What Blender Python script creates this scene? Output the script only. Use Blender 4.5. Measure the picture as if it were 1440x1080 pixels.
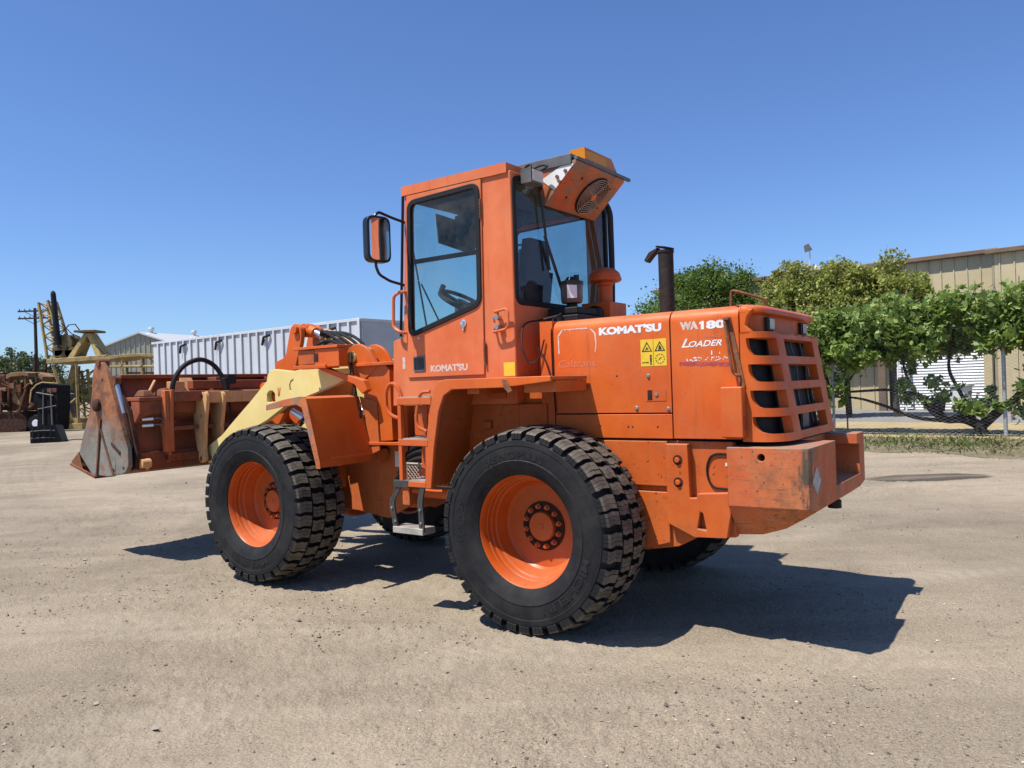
import bpy, bmesh, math, random
import numpy as np
from mathutils import Vector, Matrix
for o in list(bpy.data.objects): bpy.data.objects.remove(o, do_unlink=True)
scene = bpy.context.scene
COL = scene.collection
random.seed(7); RNG = np.random.default_rng(11)
pi = math.pi
# ------------------------------------------------------------------ camera
CAM = dict(h=1.5463, pit=0.0024, f=1085.05, roll=-0.0324)
YAW = 2.5217; LPOS = (0.6878, 5.6655)          # the loader: ground point under its rear axle, heading
cam_d = bpy.data.cameras.new('camera'); cam = bpy.data.objects.new('camera', cam_d); COL.objects.link(cam)
cam_d.sensor_fit = 'HORIZONTAL'; cam_d.sensor_width = 36.0; cam_d.lens = 36.0*CAM['f']/1440.0
cam_d.clip_start = 0.05; cam_d.clip_end = 6000
_cr, _sr, _cp, _sp = math.cos(CAM['roll']), math.sin(CAM['roll']), math.cos(CAM['pit']), math.sin(CAM['pit'])
_r0, _u0, _f0 = Vector((1,0,0)), Vector((0,-_sp,_cp)), Vector((0,_cp,_sp))
_r = _r0*_cr + _u0*_sr; _u = -_r0*_sr + _u0*_cr
M = Matrix((( _r.x,_u.x,-_f0.x,0),(_r.y,_u.y,-_f0.y,0),(_r.z,_u.z,-_f0.z,CAM['h']),(0,0,0,1)))
cam.matrix_world = M
scene.camera = cam
# ------------------------------------------------------------------ sky and sun
_sl = Vector((0.235, 0.43, 1.0))               # towards the sun, read from the shadows, in the loader's frame
SUN = Vector((_sl.x*math.cos(YAW)-_sl.y*math.sin(YAW), _sl.x*math.sin(YAW)+_sl.y*math.cos(YAW), 1.0)).normalized()
world = bpy.data.worlds.new('World'); scene.world = world; world.use_nodes = True
wn = world.node_tree; wn.nodes.clear()
sky = wn.nodes.new('ShaderNodeTexSky'); sky.sky_type = 'NISHITA'; sky.sun_disc = False
sky.sun_elevation = math.asin(SUN.z); sky.sun_rotation = math.atan2(SUN.x, SUN.y)
sky.air_density = 1.0; sky.dust_density = 0.4; sky.ozone_density = 2.0; sky.altitude = 100
bg = wn.nodes.new('ShaderNodeBackground'); bg.inputs['Strength'].default_value = 0.095
wo = wn.nodes.new('ShaderNodeOutputWorld')
wt = wn.nodes.new('ShaderNodeMix'); wt.data_type = 'RGBA'; wt.blend_type = 'MULTIPLY'; wt.inputs[0].default_value = 1.0; wt.inputs[7].default_value = (0.69, 0.88, 1.22, 1)
wn.links.new(sky.outputs[0], wt.inputs[6]); wn.links.new(wt.outputs[2], bg.inputs[0]); wn.links.new(bg.outputs[0], wo.inputs[0])
sd = bpy.data.lights.new('sun', 'SUN'); sd.energy = 4.8; sd.angle = math.radians(0.53); sd.color = (1.0, 0.955, 0.88)
so = bpy.data.objects.new('sun', sd); COL.objects.link(so); so.rotation_euler = SUN.to_track_quat('Z','Y').to_euler(); so.location = SUN*60
scene.view_settings.view_transform = 'Standard'; scene.view_settings.look = 'None'
scene.view_settings.exposure = 0.42; scene.view_settings.gamma = 1.0
scene.render.engine = 'CYCLES'
scene.cycles.max_bounces = 8; scene.cycles.diffuse_bounces = 1; scene.cycles.transparent_max_bounces = 16
# ------------------------------------------------------------------ pixel helpers (a pixel gives a direction, a plane gives the place)
def ray_w(u, v):
    x = (u-720)/CAM['f']; y = -(v-540)/CAM['f']
    return _r*x + _u*y + _f0
def unw(u, v, **k):
    w = ray_w(u, v); o = Vector((0,0,CAM['h'])); a, val = list(k.items())[0]; i = 'xyz'.index(a)
    return o + w*((val-o[i])/w[i])
_cy, _sy = math.cos(YAW), math.sin(YAW)
def w2l(p): 
    x, y = p[0]-LPOS[0], p[1]-LPOS[1]
    return Vector((x*_cy+y*_sy, -x*_sy+y*_cy, p[2]))
def l2w(p): return Vector((LPOS[0]+p[0]*_cy-p[1]*_sy, LPOS[1]+p[0]*_sy+p[1]*_cy, p[2]))
def un(u, v, **k):
    o = w2l((0,0,CAM['h'])); w = ray_w(u, v); d = Vector((w.x*_cy+w.y*_sy, -w.x*_sy+w.y*_cy, w.z))
    a, val = list(k.items())[0]; i = 'xyz'.index(a)
    return o + d*((val-o[i])/d[i])
# ------------------------------------------------------------------ material helpers
class NT:
    def __init__(s, name):
        s.m = bpy.data.materials.new(name); s.m.use_nodes = True; s.t = s.m.node_tree
        s.b = s.t.nodes['Principled BSDF']; s.out = s.t.nodes['Material Output']
        s.tc = s.t.nodes.new('ShaderNodeTexCoord'); s.geo = s.t.nodes.new('ShaderNodeNewGeometry')
    def L(s, a, b): s.t.links.new(a, b)
    def setin(s, sock, v):
        if hasattr(v, 'is_output'): s.L(v, sock)
        else: sock.default_value = v
    def scale(s, vec, xyz, loc=(0,0,0), rot=(0,0,0)):
        n = s.t.nodes.new('ShaderNodeMapping'); n.inputs['Scale'].default_value = xyz; n.inputs['Location'].default_value = loc
        n.inputs['Rotation'].default_value = rot
        s.L(vec, n.inputs['Vector']); return n.outputs[0]
    def noise(s, sc, det=4, rough=0.55, vec=None, dist=0.0):
        n = s.t.nodes.new('ShaderNodeTexNoise'); n.inputs['Scale'].default_value = sc; n.inputs['Detail'].default_value = det
        n.inputs['Roughness'].default_value = rough; n.inputs['Distortion'].default_value = dist
        s.L(vec if vec is not None else s.tc.outputs['Object'], n.inputs['Vector']); return n.outputs['Fac']
    def voro(s, sc, vec=None, feat='F1', out='Distance', rnd=1.0):
        n = s.t.nodes.new('ShaderNodeTexVoronoi'); n.feature = feat; n.inputs['Scale'].default_value = sc; n.inputs['Randomness'].default_value = rnd
        s.L(vec if vec is not None else s.tc.outputs['Object'], n.inputs['Vector']); return n.outputs[out]
    def ramp(s, fac, a, b, lo=0.0, hi=1.0):
        n = s.t.nodes.new('ShaderNodeMapRange'); n.inputs['From Min'].default_value = a; n.inputs['From Max'].default_value = b
        n.inputs['To Min'].default_value = lo; n.inputs['To Max'].default_value = hi; n.clamp = True
        s.L(fac, n.inputs['Value']); return n.outputs[0]
    def mth(s, op, a, b=0.5):
        n = s.t.nodes.new('ShaderNodeMath'); n.operation = op; s.setin(n.inputs[0], a); s.setin(n.inputs[1], b); return n.outputs[0]
    def mix(s, fac, a, b, mode='MIX'):
        n = s.t.nodes.new('ShaderNodeMix'); n.data_type = 'RGBA'; n.blend_type = mode
        s.setin(n.inputs[0], fac)
        for i, c in ((6, a), (7, b)):
            if hasattr(c, 'is_output'): s.L(c, n.inputs[i])
            else: n.inputs[i].default_value = (*c, 1) if len(c) == 3 else c
        return n.outputs[2]
    def sep(s, vec):
        n = s.t.nodes.new('ShaderNodeSeparateXYZ'); s.L(vec, n.inputs[0]); return n.outputs
    def bump(s, h, strength=0.2, dist=0.01):
        n = s.t.nodes.new('ShaderNodeBump'); n.inputs['Strength'].default_value = strength; n.inputs['Distance'].default_value = dist
        s.L(h, n.inputs['Height']); s.L(n.outputs[0], s.b.inputs['Normal']); return n
    def fin(s, col=None, rough=None, metal=None, spec=None):
        if col is not None: s.setin(s.b.inputs['Base Color'], (*col, 1) if isinstance(col, tuple) and len(col) == 3 else col)
        if rough is not None: s.setin(s.b.inputs['Roughness'], rough)
        if metal is not None: s.setin(s.b.inputs['Metallic'], metal)
        if spec is not None: s.b.inputs['Specular IOR Level'].default_value = spec
        return s.m
def srgb(r, g, b): return tuple((c/255/12.92 if c/255 <= .04045 else ((c/255+.055)/1.055)**2.4) for c in (r, g, b))
RUST = (0.10, 0.040, 0.018); DUST = (0.30, 0.235, 0.17)
def paint(name, col, faded, rough=0.42, chips=0.72, rust=RUST, dust=0.5, dirt=0.0, streak=0.25, scratch=False, edge=0.75):
    s = NT(name); o = s.tc.outputs['Object']
    f = s.ramp(s.noise(1.7, 6, 0.65), 0.38, 0.64)
    c = s.mix(f, tuple(x*0.94 for x in col), faded)
    st = s.ramp(s.noise(9, 3, 0.6, s.scale(o, (1, 1, 0.10))), 0.45, 0.75, 0, streak)
    c = s.mix(st, c, tuple(x*0.72 for x in col))
    if dirt > 0:
        d = s.ramp(s.noise(3.5, 8, 0.7), 0.5, 0.72, 0, dirt)
        c = s.mix(d, c, (0.12, 0.07, 0.04))
    m1 = s.ramp(s.noise(48, 3, 0.6), chips-0.02, chips+0.02)
    m2 = s.ramp(s.noise(2.6, 3, 0.5), 0.42, 0.56)
    c = s.mix(s.mth('MULTIPLY', m1, m2), c, rust)
    if scratch:
        sc = s.ramp(s.noise(5, 6, 0.75, s.scale(o, (1.0, 1.0, 14))), 0.56, 0.62)
        sm = s.ramp(s.noise(1.9, 3, 0.5), 0.40, 0.55)
        c = s.mix(s.mth('MULTIPLY', sc, sm), c, (0.13, 0.085, 0.05))
        px = s.sep(o); cr = s.mth('MULTIPLY', s.ramp(px[0], -1.45, -1.60), s.ramp(px[1], 0.52, 0.70))
        gr = s.ramp(s.mth('ADD', s.noise(7, 7, 0.75, s.scale(o, (1, 1, 0.35))), s.mth('MULTIPLY', cr, 0.22)), 0.66, 0.74)
        c = s.mix(s.mth('MULTIPLY', gr, s.ramp(cr, 0.05, 0.4)), c, (0.055, 0.045, 0.032))
        ed = s.ramp(px[2], 1.135, 1.15); eg = s.ramp(s.noise(6, 7, 0.7), 0.45, 0.55)
        c = s.mix(s.mth('MULTIPLY', s.mth('MULTIPLY', ed, eg), 0.75), c, (0.22, 0.18, 0.13))
    nz = s.sep(s.geo.outputs['Normal'])[2]
    du = s.mth('MULTIPLY', s.ramp(nz, 0.55, 0.95, 0, dust), s.ramp(s.noise(5, 5, 0.65), 0.3, 0.7, 0.25, 1))
    c = s.mix(du, c, DUST)
    r = s.ramp(s.noise(6, 4), 0.3, 0.7, rough-0.1, rough+0.15)
    s.bump(s.noise(4, 3), 0.12, 0.01)
    bv = s.t.nodes.new('ShaderNodeBevel'); bv.samples = 3; bv.inputs['Radius'].default_value = 0.010
    dp = s.t.nodes.new('ShaderNodeVectorMath'); dp.operation = 'DOT_PRODUCT'; s.L(bv.outputs[0], dp.inputs[0]); s.L(s.geo.outputs['Normal'], dp.inputs[1])
    ew = s.mth('MULTIPLY', s.ramp(dp.outputs['Value'], 0.985, 0.90), s.ramp(s.noise(11, 6, 0.7), 0.44, 0.60))
    c = s.mix(s.mth('MULTIPLY', ew, edge), c, (0.30, 0.13, 0.07))
    film = s.mth('MULTIPLY', s.ramp(s.noise(1.1, 7, 0.72), 0.42, 0.68), s.ramp(s.noise(22, 5, 0.7), 0.3, 0.7, 0.4, 1.0))
    c = s.mix(s.mth('MULTIPLY', film, 0.22), c, (0.42, 0.30, 0.20))
    run = s.mth('MULTIPLY', s.ramp(s.noise(26, 4, 0.6, s.scale(o, (1, 1, 0.035))), 0.60, 0.72), s.ramp(s.noise(2.0, 3), 0.46, 0.62))
    c = s.mix(s.mth('MULTIPLY', run, 0.40), c, tuple(x*0.45 for x in col))
    return s.fin(c, r, 0.0, 0.28)
def plain(name, col, rough=0.5, metal=0.0, var=0.25, sc=8, spec=0.5, bump=0.0):
    s = NT(name); f = s.ramp(s.noise(sc, 5, 0.6), 0.3, 0.7)
    c = s.mix(f, tuple(x*(1-var) for x in col), tuple(min(1, x*(1+var)) for x in col))
    if bump: s.bump(s.noise(sc*4, 4), bump, 0.01)
    return s.fin(c, rough, metal, spec)
def rusty(name, a, b, c3=None, sc=3.0, rough=0.8, thr=0.5):
    s = NT(name); f = s.ramp(s.noise(sc, 8, 0.68, dist=0.4), thr-0.08, thr+0.1)
    c = s.mix(f, a, b)
    if c3: c = s.mix(s.ramp(s.noise(sc*2.3, 7, 0.7), 0.52, 0.62), c, c3)
    c = s.mix(s.ramp(s.noise(40, 4, 0.6), 0.55, 0.7, 0, 0.5), c, tuple(x*0.5 for x in a))
    s.bump(s.noise(25, 5), 0.35, 0.01)
    return s.fin(c, rough, 0.0, 0.3)
MT = {}
MT['orange'] = paint('paint_orange', (0.61, 0.092, 0.007), (0.69, 0.130, 0.014), dust=0.45)
MT['cab'] = paint('paint_orange_faded', (0.70, 0.145, 0.042), (0.77, 0.205, 0.078), rough=0.5, chips=0.76, dust=0.4)
MT['frame'] = paint('paint_orange_frame', (0.57, 0.095, 0.012), (0.63, 0.14, 0.026), rough=0.55, chips=0.655, dust=0.65, dirt=0.45)
MT['cw'] = paint('paint_orange_scraped', (0.58, 0.105, 0.025), (0.60, 0.18, 0.06), rough=0.6, chips=0.64, dust=0.75, dirt=0.8, scratch=True)
MT['rim'] = paint('paint_orange_rim', (0.52, 0.078, 0.006), (0.56, 0.095, 0.010), rough=0.38, chips=0.76, dust=0.15, streak=0.05)
MT['yellow'] = paint('paint_pale_yellow', (0.86, 0.65, 0.23), (0.90, 0.72, 0.30), rough=0.5, chips=0.76, dust=0.3, streak=0.15)
MT['peach'] = paint('paint_peach', (0.72, 0.36, 0.14), (0.74, 0.44, 0.20), rough=0.6, chips=0.66, dust=0.4, dirt=0.5)
MT['bucket'] = paint('bucket_orange', (0.36, 0.070, 0.022), (0.15, 0.038, 0.020), rough=0.65, chips=0.6, dust=0.55, dirt=0.9)
MT['bucket_bright'] = paint('bucket_orange_bright', (0.60, 0.11, 0.025), (0.55, 0.12, 0.03), rough=0.6, chips=0.66, dust=0.5, dirt=0.5)
def cheek_steel():
    s = NT('worn_bucket_steel'); o = s.tc.outputs['Object']; z = s.sep(o)[2]
    c = s.mix(s.ramp(s.noise(2.2, 7, 0.7), 0.4, 0.6), (0.17,0.155,0.125), (0.24,0.225,0.19))
    hz = s.mth('ADD', z, s.mth('MULTIPLY', s.noise(2.4, 6, 0.7), 1.3))
    c = s.mix(s.ramp(hz, 1.80, 2.02), c, s.mix(s.ramp(s.noise(9, 6, 0.7), 0.42, 0.6), (0.17,0.075,0.042), (0.36,0.14,0.055)))
    c = s.mix(s.ramp(s.noise(4.5, 7, 0.72), 0.56, 0.62), c, (0.26,0.125,0.075))
    c = s.mix(s.ramp(s.noise(7, 5, 0.7, s.scale(o, (1,1,0.12))), 0.58, 0.66, 0, 0.7), c, (0.08,0.05,0.035))
    s.bump(s.noise(18, 6), 0.5, 0.012); return s.fin(c, 0.75, 0.0, 0.3)
MT['worn_steel'] = cheek_steel()
MT['dark_rust'] = rusty('dark_rust', (0.035, 0.018, 0.013), (0.09, 0.035, 0.02), sc=6)
MT['rust'] = rusty('rust_brown', (0.13, 0.052, 0.028), (0.22, 0.085, 0.04), (0.07, 0.035, 0.022), sc=2.0)
MT['black'] = plain('black_rubber', (0.012, 0.012, 0.013), 0.6, 0, 0.3, 8, 0.3)
MT['matblack'] = plain('matt_black', (0.008, 0.008, 0.009), 0.8, 0, 0.4, 4, 0.2)
MT['blackgloss'] = plain('black_plastic', (0.010, 0.010, 0.011), 0.35, 0, 0.3)
MT['grey'] = plain('grey_metal', (0.13, 0.125, 0.12), 0.5, 0.3, 0.25)
MT['darksteel'] = plain('dark_steel', (0.075, 0.07, 0.065), 0.5, 0.4, 0.35)
MT['steel'] = plain('steel', (0.42, 0.41, 0.40), 0.38, 0.9, 0.25)
MT['chrome'] = plain('chrome_rod', (0.72, 0.72, 0.72), 0.28, 0.9, 0.05)
MT['aluminium'] = plain('tread_plate', (0.48, 0.45, 0.38), 0.5, 0.5, 0.3)
MT['white'] = plain('white_paint', (0.78, 0.77, 0.74), 0.5, 0, 0.06)
MT['decal_white'] = plain('decal_white', (0.80, 0.78, 0.76), 0.5, 0, 0.10, 40)
MT['decal_worn'] = plain('decal_worn', (0.66, 0.50, 0.42), 0.6, 0, 0.25, 60)
MT['decal_worn2'] = plain('placard_grey', (0.42, 0.40, 0.38), 0.6, 0, 0.35, 30)
MT['decal_ghost'] = plain('decal_ghost', (0.64, 0.17, 0.07), 0.6, 0, 0.15, 60)
MT['decal_yellow'] = plain('decal_yellow', (0.80, 0.52, 0.03), 0.5, 0, 0.08, 30)
MT['decal_black'] = plain('decal_black', (0.02, 0.02, 0.02), 0.5, 0, 0.1)
MT['decal_purple'] = plain('decal_purple', (0.42, 0.06, 0.05), 0.6, 0, 0.35, 60)
MT['guard'] = plain('guard_wire', (0.36,0.27,0.21), 0.5, 0.2, 0.3, 30)
MT['exhaust'] = rusty('exhaust_soot', (0.018, 0.016, 0.015), (0.035, 0.026, 0.022), sc=12, rough=0.7)
MT['rodrust'] = rusty('rod_rust', (0.16, 0.065, 0.03), (0.25, 0.11, 0.05), sc=15, rough=0.7)
MT['seat'] = plain('seat_fabric', (0.02, 0.022, 0.028), 0.9, 0, 0.3)
MT['interior'] = plain('cab_interior', (0.06, 0.062, 0.065), 0.7, 0, 0.3)
MT['hub_dark'] = rusty('hub_grease_recess_shade', (0.03, 0.012, 0.008), (0.06, 0.018, 0.010), sc=20)  # hub grease; also the painted shade of recesses, screw holes and openings
MT['radiator'] = plain('radiator_dark', (0.012, 0.012, 0.013), 0.6, 0.2, 0.4, 30)
def rubber(name, base, dustc, amt, sc):
    s = NT(name); f = s.ramp(s.noise(sc, 6, 0.65), 0.4, 0.7, 0, amt)
    c = s.mix(f, base, dustc); s.bump(s.noise(60, 4), 0.15, 0.004)
    return s.fin(c, s.ramp(s.noise(9, 4), 0.3, 0.7, 0.6, 0.85), 0, 0.3)
MT['tyre'] = rubber('tyre_rubber', (0.0085, 0.009, 0.0105), (0.040, 0.036, 0.032), 0.55, 6)
MT['tread'] = rubber('tread_rubber', (0.075, 0.064, 0.050), (0.20, 0.168, 0.128), 0.85, 14)
MT['tyre_letter'] = rubber('tyre_letter', (0.013, 0.0135, 0.015), (0.034, 0.033, 0.032), 0.6, 8)
def glass(name, tint, refl=1.0):
    s = NT(name); t = s.t; t.nodes.remove(s.b)
    tr = t.nodes.new('ShaderNodeBsdfTransparent'); tr.inputs[0].default_value = (*tint, 1)
    gl = t.nodes.new('ShaderNodeBsdfGlossy'); gl.inputs['Roughness'].default_value = 0.02
    fr = t.nodes.new('ShaderNodeFresnel'); fr.inputs[0].default_value = 1.45
    mx = t.nodes.new('ShaderNodeMixShader')
    s.L(s.mth('MULTIPLY', fr.outputs[0], s.mth('SUBTRACT', 1.0, s.geo.outputs['Backfacing'])), mx.inputs[0]); s.L(tr.outputs[0], mx.inputs[1]); s.L(gl.outputs[0], mx.inputs[2])
    df = t.nodes.new('ShaderNodeBsdfDiffuse'); df.inputs[0].default_value = (0.42, 0.38, 0.32, 1); m2 = t.nodes.new('ShaderNodeMixShader')
    s.L(s.mth('ADD', s.ramp(s.noise(3.2, 6, 0.7), 0.40, 0.75, 0.0, 0.10), s.ramp(s.noise(60, 3, 0.7), 0.62, 0.72, 0.0, 0.05)), m2.inputs[0])
    s.L(mx.outputs[0], m2.inputs[1]); s.L(df.outputs[0], m2.inputs[2])
    s.L(m2.outputs[0], s.out.inputs['Surface']); return s.m
MT['glass'] = glass('cab_glass', (0.77, 0.88, 0.87))
MT['glass_dark'] = glass('cab_glass_dark', (0.74, 0.82, 0.84))
s_ = NT('amber_lens'); s_.b.inputs['Transmission Weight'].default_value = 0.55; s_.b.inputs['IOR'].default_value = 1.3
MT['amber'] = s_.fin((0.85, 0.30, 0.01), 0.18)
s_ = NT('lamp_lens'); MT['lens'] = s_.fin((0.62, 0.55, 0.48), 0.15)
s_ = NT('mirror_glass'); MT['mirror'] = s_.fin((0.8, 0.8, 0.8), 0.03, 1.0)
s_ = NT('smoky_bowl'); s_.b.inputs['Transmission Weight'].default_value = 0.3; MT['smoke'] = s_.fin((0.16, 0.11, 0.085), 0.15)
# ------------------------------------------------------------------ mesh helpers
AX = {'y': lambda a, b, e: (a, e, b), 'x': lambda a, b, e: (e, a, b), 'z': lambda a, b, e: (a, b, e)}
class MB:
    def __init__(s): s.bm = bmesh.new()
    def box(s, x0, x1, y0, y1, z0, z1, mi=0):
        x0, x1 = sorted((x0, x1)); y0, y1 = sorted((y0, y1)); z0, z1 = sorted((z0, z1))
        v = [s.bm.verts.new(p) for p in ((x0,y0,z0),(x1,y0,z0),(x1,y1,z0),(x0,y1,z0),(x0,y0,z1),(x1,y0,z1),(x1,y1,z1),(x0,y1,z1))]
        for f in ((3,2,1,0),(4,5,6,7),(0,1,5,4),(1,2,6,5),(2,3,7,6),(3,0,4,7)):
            s.bm.faces.new([v[i] for i in f]).material_index = mi
        return s
    def hexa(s, p, mi=0):                       # 8 points: bottom ring, top ring
        v = [s.bm.verts.new(q) for q in p]
        for f in ((3,2,1,0),(4,5,6,7),(0,1,5,4),(1,2,6,5),(2,3,7,6),(3,0,4,7)):
            s.bm.faces.new([v[i] for i in f]).material_index = mi
        return s
    def prism(s, pts, ax, a, b, mi=0):
        F = AX[ax]; n = len(pts)
        A = [s.bm.verts.new(F(p[0], p[1], a)) for p in pts]; B = [s.bm.verts.new(F(p[0], p[1], b)) for p in pts]
        fs = [s.bm.faces.new(A), s.bm.faces.new(B[::-1])]
        for i in range(n): fs.append(s.bm.faces.new((A[i], B[i], B[(i+1) % n], A[(i+1) % n])))
        for f in fs: f.material_index = mi
        return s
    def plate(s, outer, holes, ax, a, b, mi=0):
        F = AX[ax]; es = []; loops = []
        for lp in [outer]+holes:
            vs = [s.bm.verts.new(F(p[0], p[1], a)) for p in lp]; loops.append(vs)
            es += [s.bm.edges.new((vs[i], vs[(i+1) % len(vs)])) for i in range(len(vs))]
        r = bmesh.ops.triangle_fill(s.bm, edges=es, use_beauty=True)
        fs = [g for g in r['geom'] if isinstance(g, bmesh.types.BMFace)]
        r = bmesh.ops.extrude_face_region(s.bm, geom=fs)
        nv = [g for g in r['geom'] if isinstance(g, bmesh.types.BMVert)]
        d = Vector(F(0, 0, b))-Vector(F(0, 0, a))
        for v in nv: v.co += d
        return s
    def tube(s, path, r, seg=10, closed=False, mi=0, r_end=None):
        P = [Vector(p) for p in path]; n = len(P); rings = []; up = None
        for i in range(n):
            if closed: t = (P[(i+1) % n]-P[i-1]).normalized()
            else: t = (P[min(i+1, n-1)]-P[max(i-1, 0)]).normalized()
            if up is None:
                up = Vector((0, 0, 1)) if abs(t.z) < 0.9 else Vector((1, 0, 0))
            e1 = (up - t*up.dot(t)).normalized(); e2 = t.cross(e1); up = e1
            rr = r if r_end is None else r+(r_end-r)*i/(n-1)
            rings.append([s.bm.verts.new(P[i]+(e1*math.cos(2*pi*k/seg)+e2*math.sin(2*pi*k/seg))*rr) for k in range(seg)])
        m = n if closed else n-1
        for i in range(m):
            A, B = rings[i], rings[(i+1) % n]
            for k in range(seg): s.bm.faces.new((A[k], A[(k+1) % seg], B[(k+1) % seg], B[k])).material_index = mi
        if not closed:
            s.bm.faces.new(rings[0][::-1]).material_index = mi; s.bm.faces.new(rings[-1]).material_index = mi
        return s
    def cyl(s, a, b, r, seg=16, mi=0, r2=None): return s.tube([a, b], r, seg, mi=mi, r_end=r2)
    def lathe(s, prof, c, axis=(0,1,0), seg=48, mi=0, closed=False):
        ax = Vector(axis).normalized(); e1 = Vector((1,0,0)) if abs(ax.x) < 0.9 else Vector((0,0,1))
        e1 = (e1-ax*e1.dot(ax)).normalized(); e2 = ax.cross(e1); C = Vector(c); rings = []
        for r, h in prof:
            if r < 1e-6: rings.append([s.bm.verts.new(C+ax*h)])
            else: rings.append([s.bm.verts.new(C+ax*h+(e1*math.cos(2*pi*k/seg)+e2*math.sin(2*pi*k/seg))*r) for k in range(seg)])
        n = len(rings)
        for i in range(n if closed else n-1):
            A, B = rings[i], rings[(i+1) % n]
            for k in range(seg):
                q = [A[k % len(A)], A[(k+1) % len(A)], B[(k+1) % len(B)], B[k % len(B)]]
                q = list(dict.fromkeys(q))
                if len(q) > 2: s.bm.faces.new(q).material_index = mi
        return s
    def loft(s, secs, mi=0):
        R = [[s.bm.verts.new(p) for p in sec] for sec in secs]; n = len(R[0])
        for A, B in zip(R, R[1:]):
            for k in range(n): s.bm.faces.new((A[k], A[(k+1) % n], B[(k+1) % n], B[k])).material_index = mi
        s.bm.faces.new(R[0][::-1]); s.bm.faces.new(R[-1]); return s
    def bev(s, w, seg=3, sel=None, ang=0.6):
        es = [e for e in s.bm.edges if len(e.link_faces) == 2 and e.calc_face_angle(0) > ang and (sel is None or sel(e))]
        bmesh.ops.bevel(s.bm, geom=es, offset=w, segments=seg, profile=0.5, affect='EDGES', clamp_overlap=True); return s
    def xf(s, mat): bmesh.ops.transform(s.bm, matrix=mat, verts=s.bm.verts); return s
    def build(s, name, mat, parent=None, bevel=0.0, ang=35, loc=None, seg=2):
        bmesh.ops.recalc_face_normals(s.bm, faces=s.bm.faces)
        me = bpy.data.meshes.new(name); s.bm.to_mesh(me); s.bm.free()
        return link(name, me, mat, parent, bevel, ang, loc, seg)
def link(name, me, mat, parent=None, bevel=0.0, ang=35, loc=None, seg=2):
    for m in (mat if isinstance(mat, (list, tuple)) else [mat]): me.materials.append(MT[m] if isinstance(m, str) else m)
    me.polygons.foreach_set('use_smooth', [True]*len(me.polygons)); me.set_sharp_from_angle(angle=math.radians(ang))
    o = bpy.data.objects.new(name, me); COL.objects.link(o)
    if parent: o.parent = parent
    if loc is not None: o.location = loc
    if bevel > 0:
        b = o.modifiers.new('bevel', 'BEVEL'); b.width = bevel; b.segments = seg; b.limit_method = 'ANGLE'; b.angle_limit = math.radians(40)
        b.harden_normals = True
    return o
def empty(name, loc=(0,0,0), rz=0, parent=None):
    o = bpy.data.objects.new(name, None); COL.objects.link(o); o.location = loc; o.rotation_euler = (0,0,rz); o.empty_display_size = 0.2
    if parent: o.parent = parent
    return o
def tag(o, label=None, cat=None, group=None, kind=None):
    for k, v in (('label', label), ('category', cat), ('group', group), ('kind', kind)):
        if v: o[k] = v
    return o
def dup(o, parent=None):
    c = o.copy(); COL.objects.link(c)
    if parent: c.parent = parent
    for ch in [x for x in bpy.data.objects if x.parent == o]: dup(ch, c)
    return c
def fillet(pts, r, n=5, closed=False):
    P = [Vector(p) for p in pts]; out = []; N = len(P)
    for i in range(N):
        if not closed and i in (0, N-1): out.append(P[i]); continue
        a, b, c = P[i-1], P[i], P[(i+1) % N]
        rr = min(r, (a-b).length*0.48, (c-b).length*0.48)
        p0 = b+(a-b).normalized()*rr; p1 = b+(c-b).normalized()*rr
        for k in range(n+1):
            t = k/n; out.append(p0*(1-t)**2+b*2*t*(1-t)+p1*t*t)
    return out
def round2(pts, r, n=4): return [(p.x, p.y) for p in fillet([(a, b, 0) for a, b in pts], r, n, True)]
def rrect(x0, x1, z0, z1, r, n=4): return round2([(x0, z0), (x1, z0), (x1, z1), (x0, z1)], r, n)
def inset(pts, d):
    c = [Vector(p) for p in pts]; n = len(c); area = sum(c[i].x*c[(i+1) % n].y-c[(i+1) % n].x*c[i].y for i in range(n)); sg = 1 if area > 0 else -1
    out = []
    for i in range(n):
        e1 = (c[i]-c[i-1]); e2 = (c[(i+1) % n]-c[i])
        if e1.length < 1e-7: e1 = e2
        if e2.length < 1e-7: e2 = e1
        e1.normalize(); e2.normalize()
        n1 = Vector((-e1.y, e1.x))*sg; n2 = Vector((-e2.y, e2.x))*sg; m = (n1+n2); m.normalize()
        k = 1/max(0.35, m.dot(n1)); out.append((c[i].x+m.x*d*k, c[i].y+m.y*d*k))
    return out
def bool_diff(mb, cutters):
    me = bpy.data.meshes.new('tmp'); bmesh.ops.recalc_face_normals(mb.bm, faces=mb.bm.faces); mb.bm.to_mesh(me); o = bpy.data.objects.new('tmp', me); COL.objects.link(o); cs = []
    for c in cutters:
        cm = bpy.data.meshes.new('tmpc'); bmesh.ops.recalc_face_normals(c.bm, faces=c.bm.faces); c.bm.to_mesh(cm); co = bpy.data.objects.new('tmpc', cm); COL.objects.link(co); cs.append(co)
        b = o.modifiers.new('b', 'BOOLEAN'); b.operation = 'DIFFERENCE'; b.object = co; b.solver = 'EXACT'
    dg = bpy.context.evaluated_depsgraph_get(); dg.update()
    nm = bpy.data.meshes.new_from_object(o.evaluated_get(dg))
    bpy.data.objects.remove(o)
    for co in cs: bpy.data.objects.remove(co)
    r = MB(); r.bm.from_mesh(nm); return r
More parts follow.
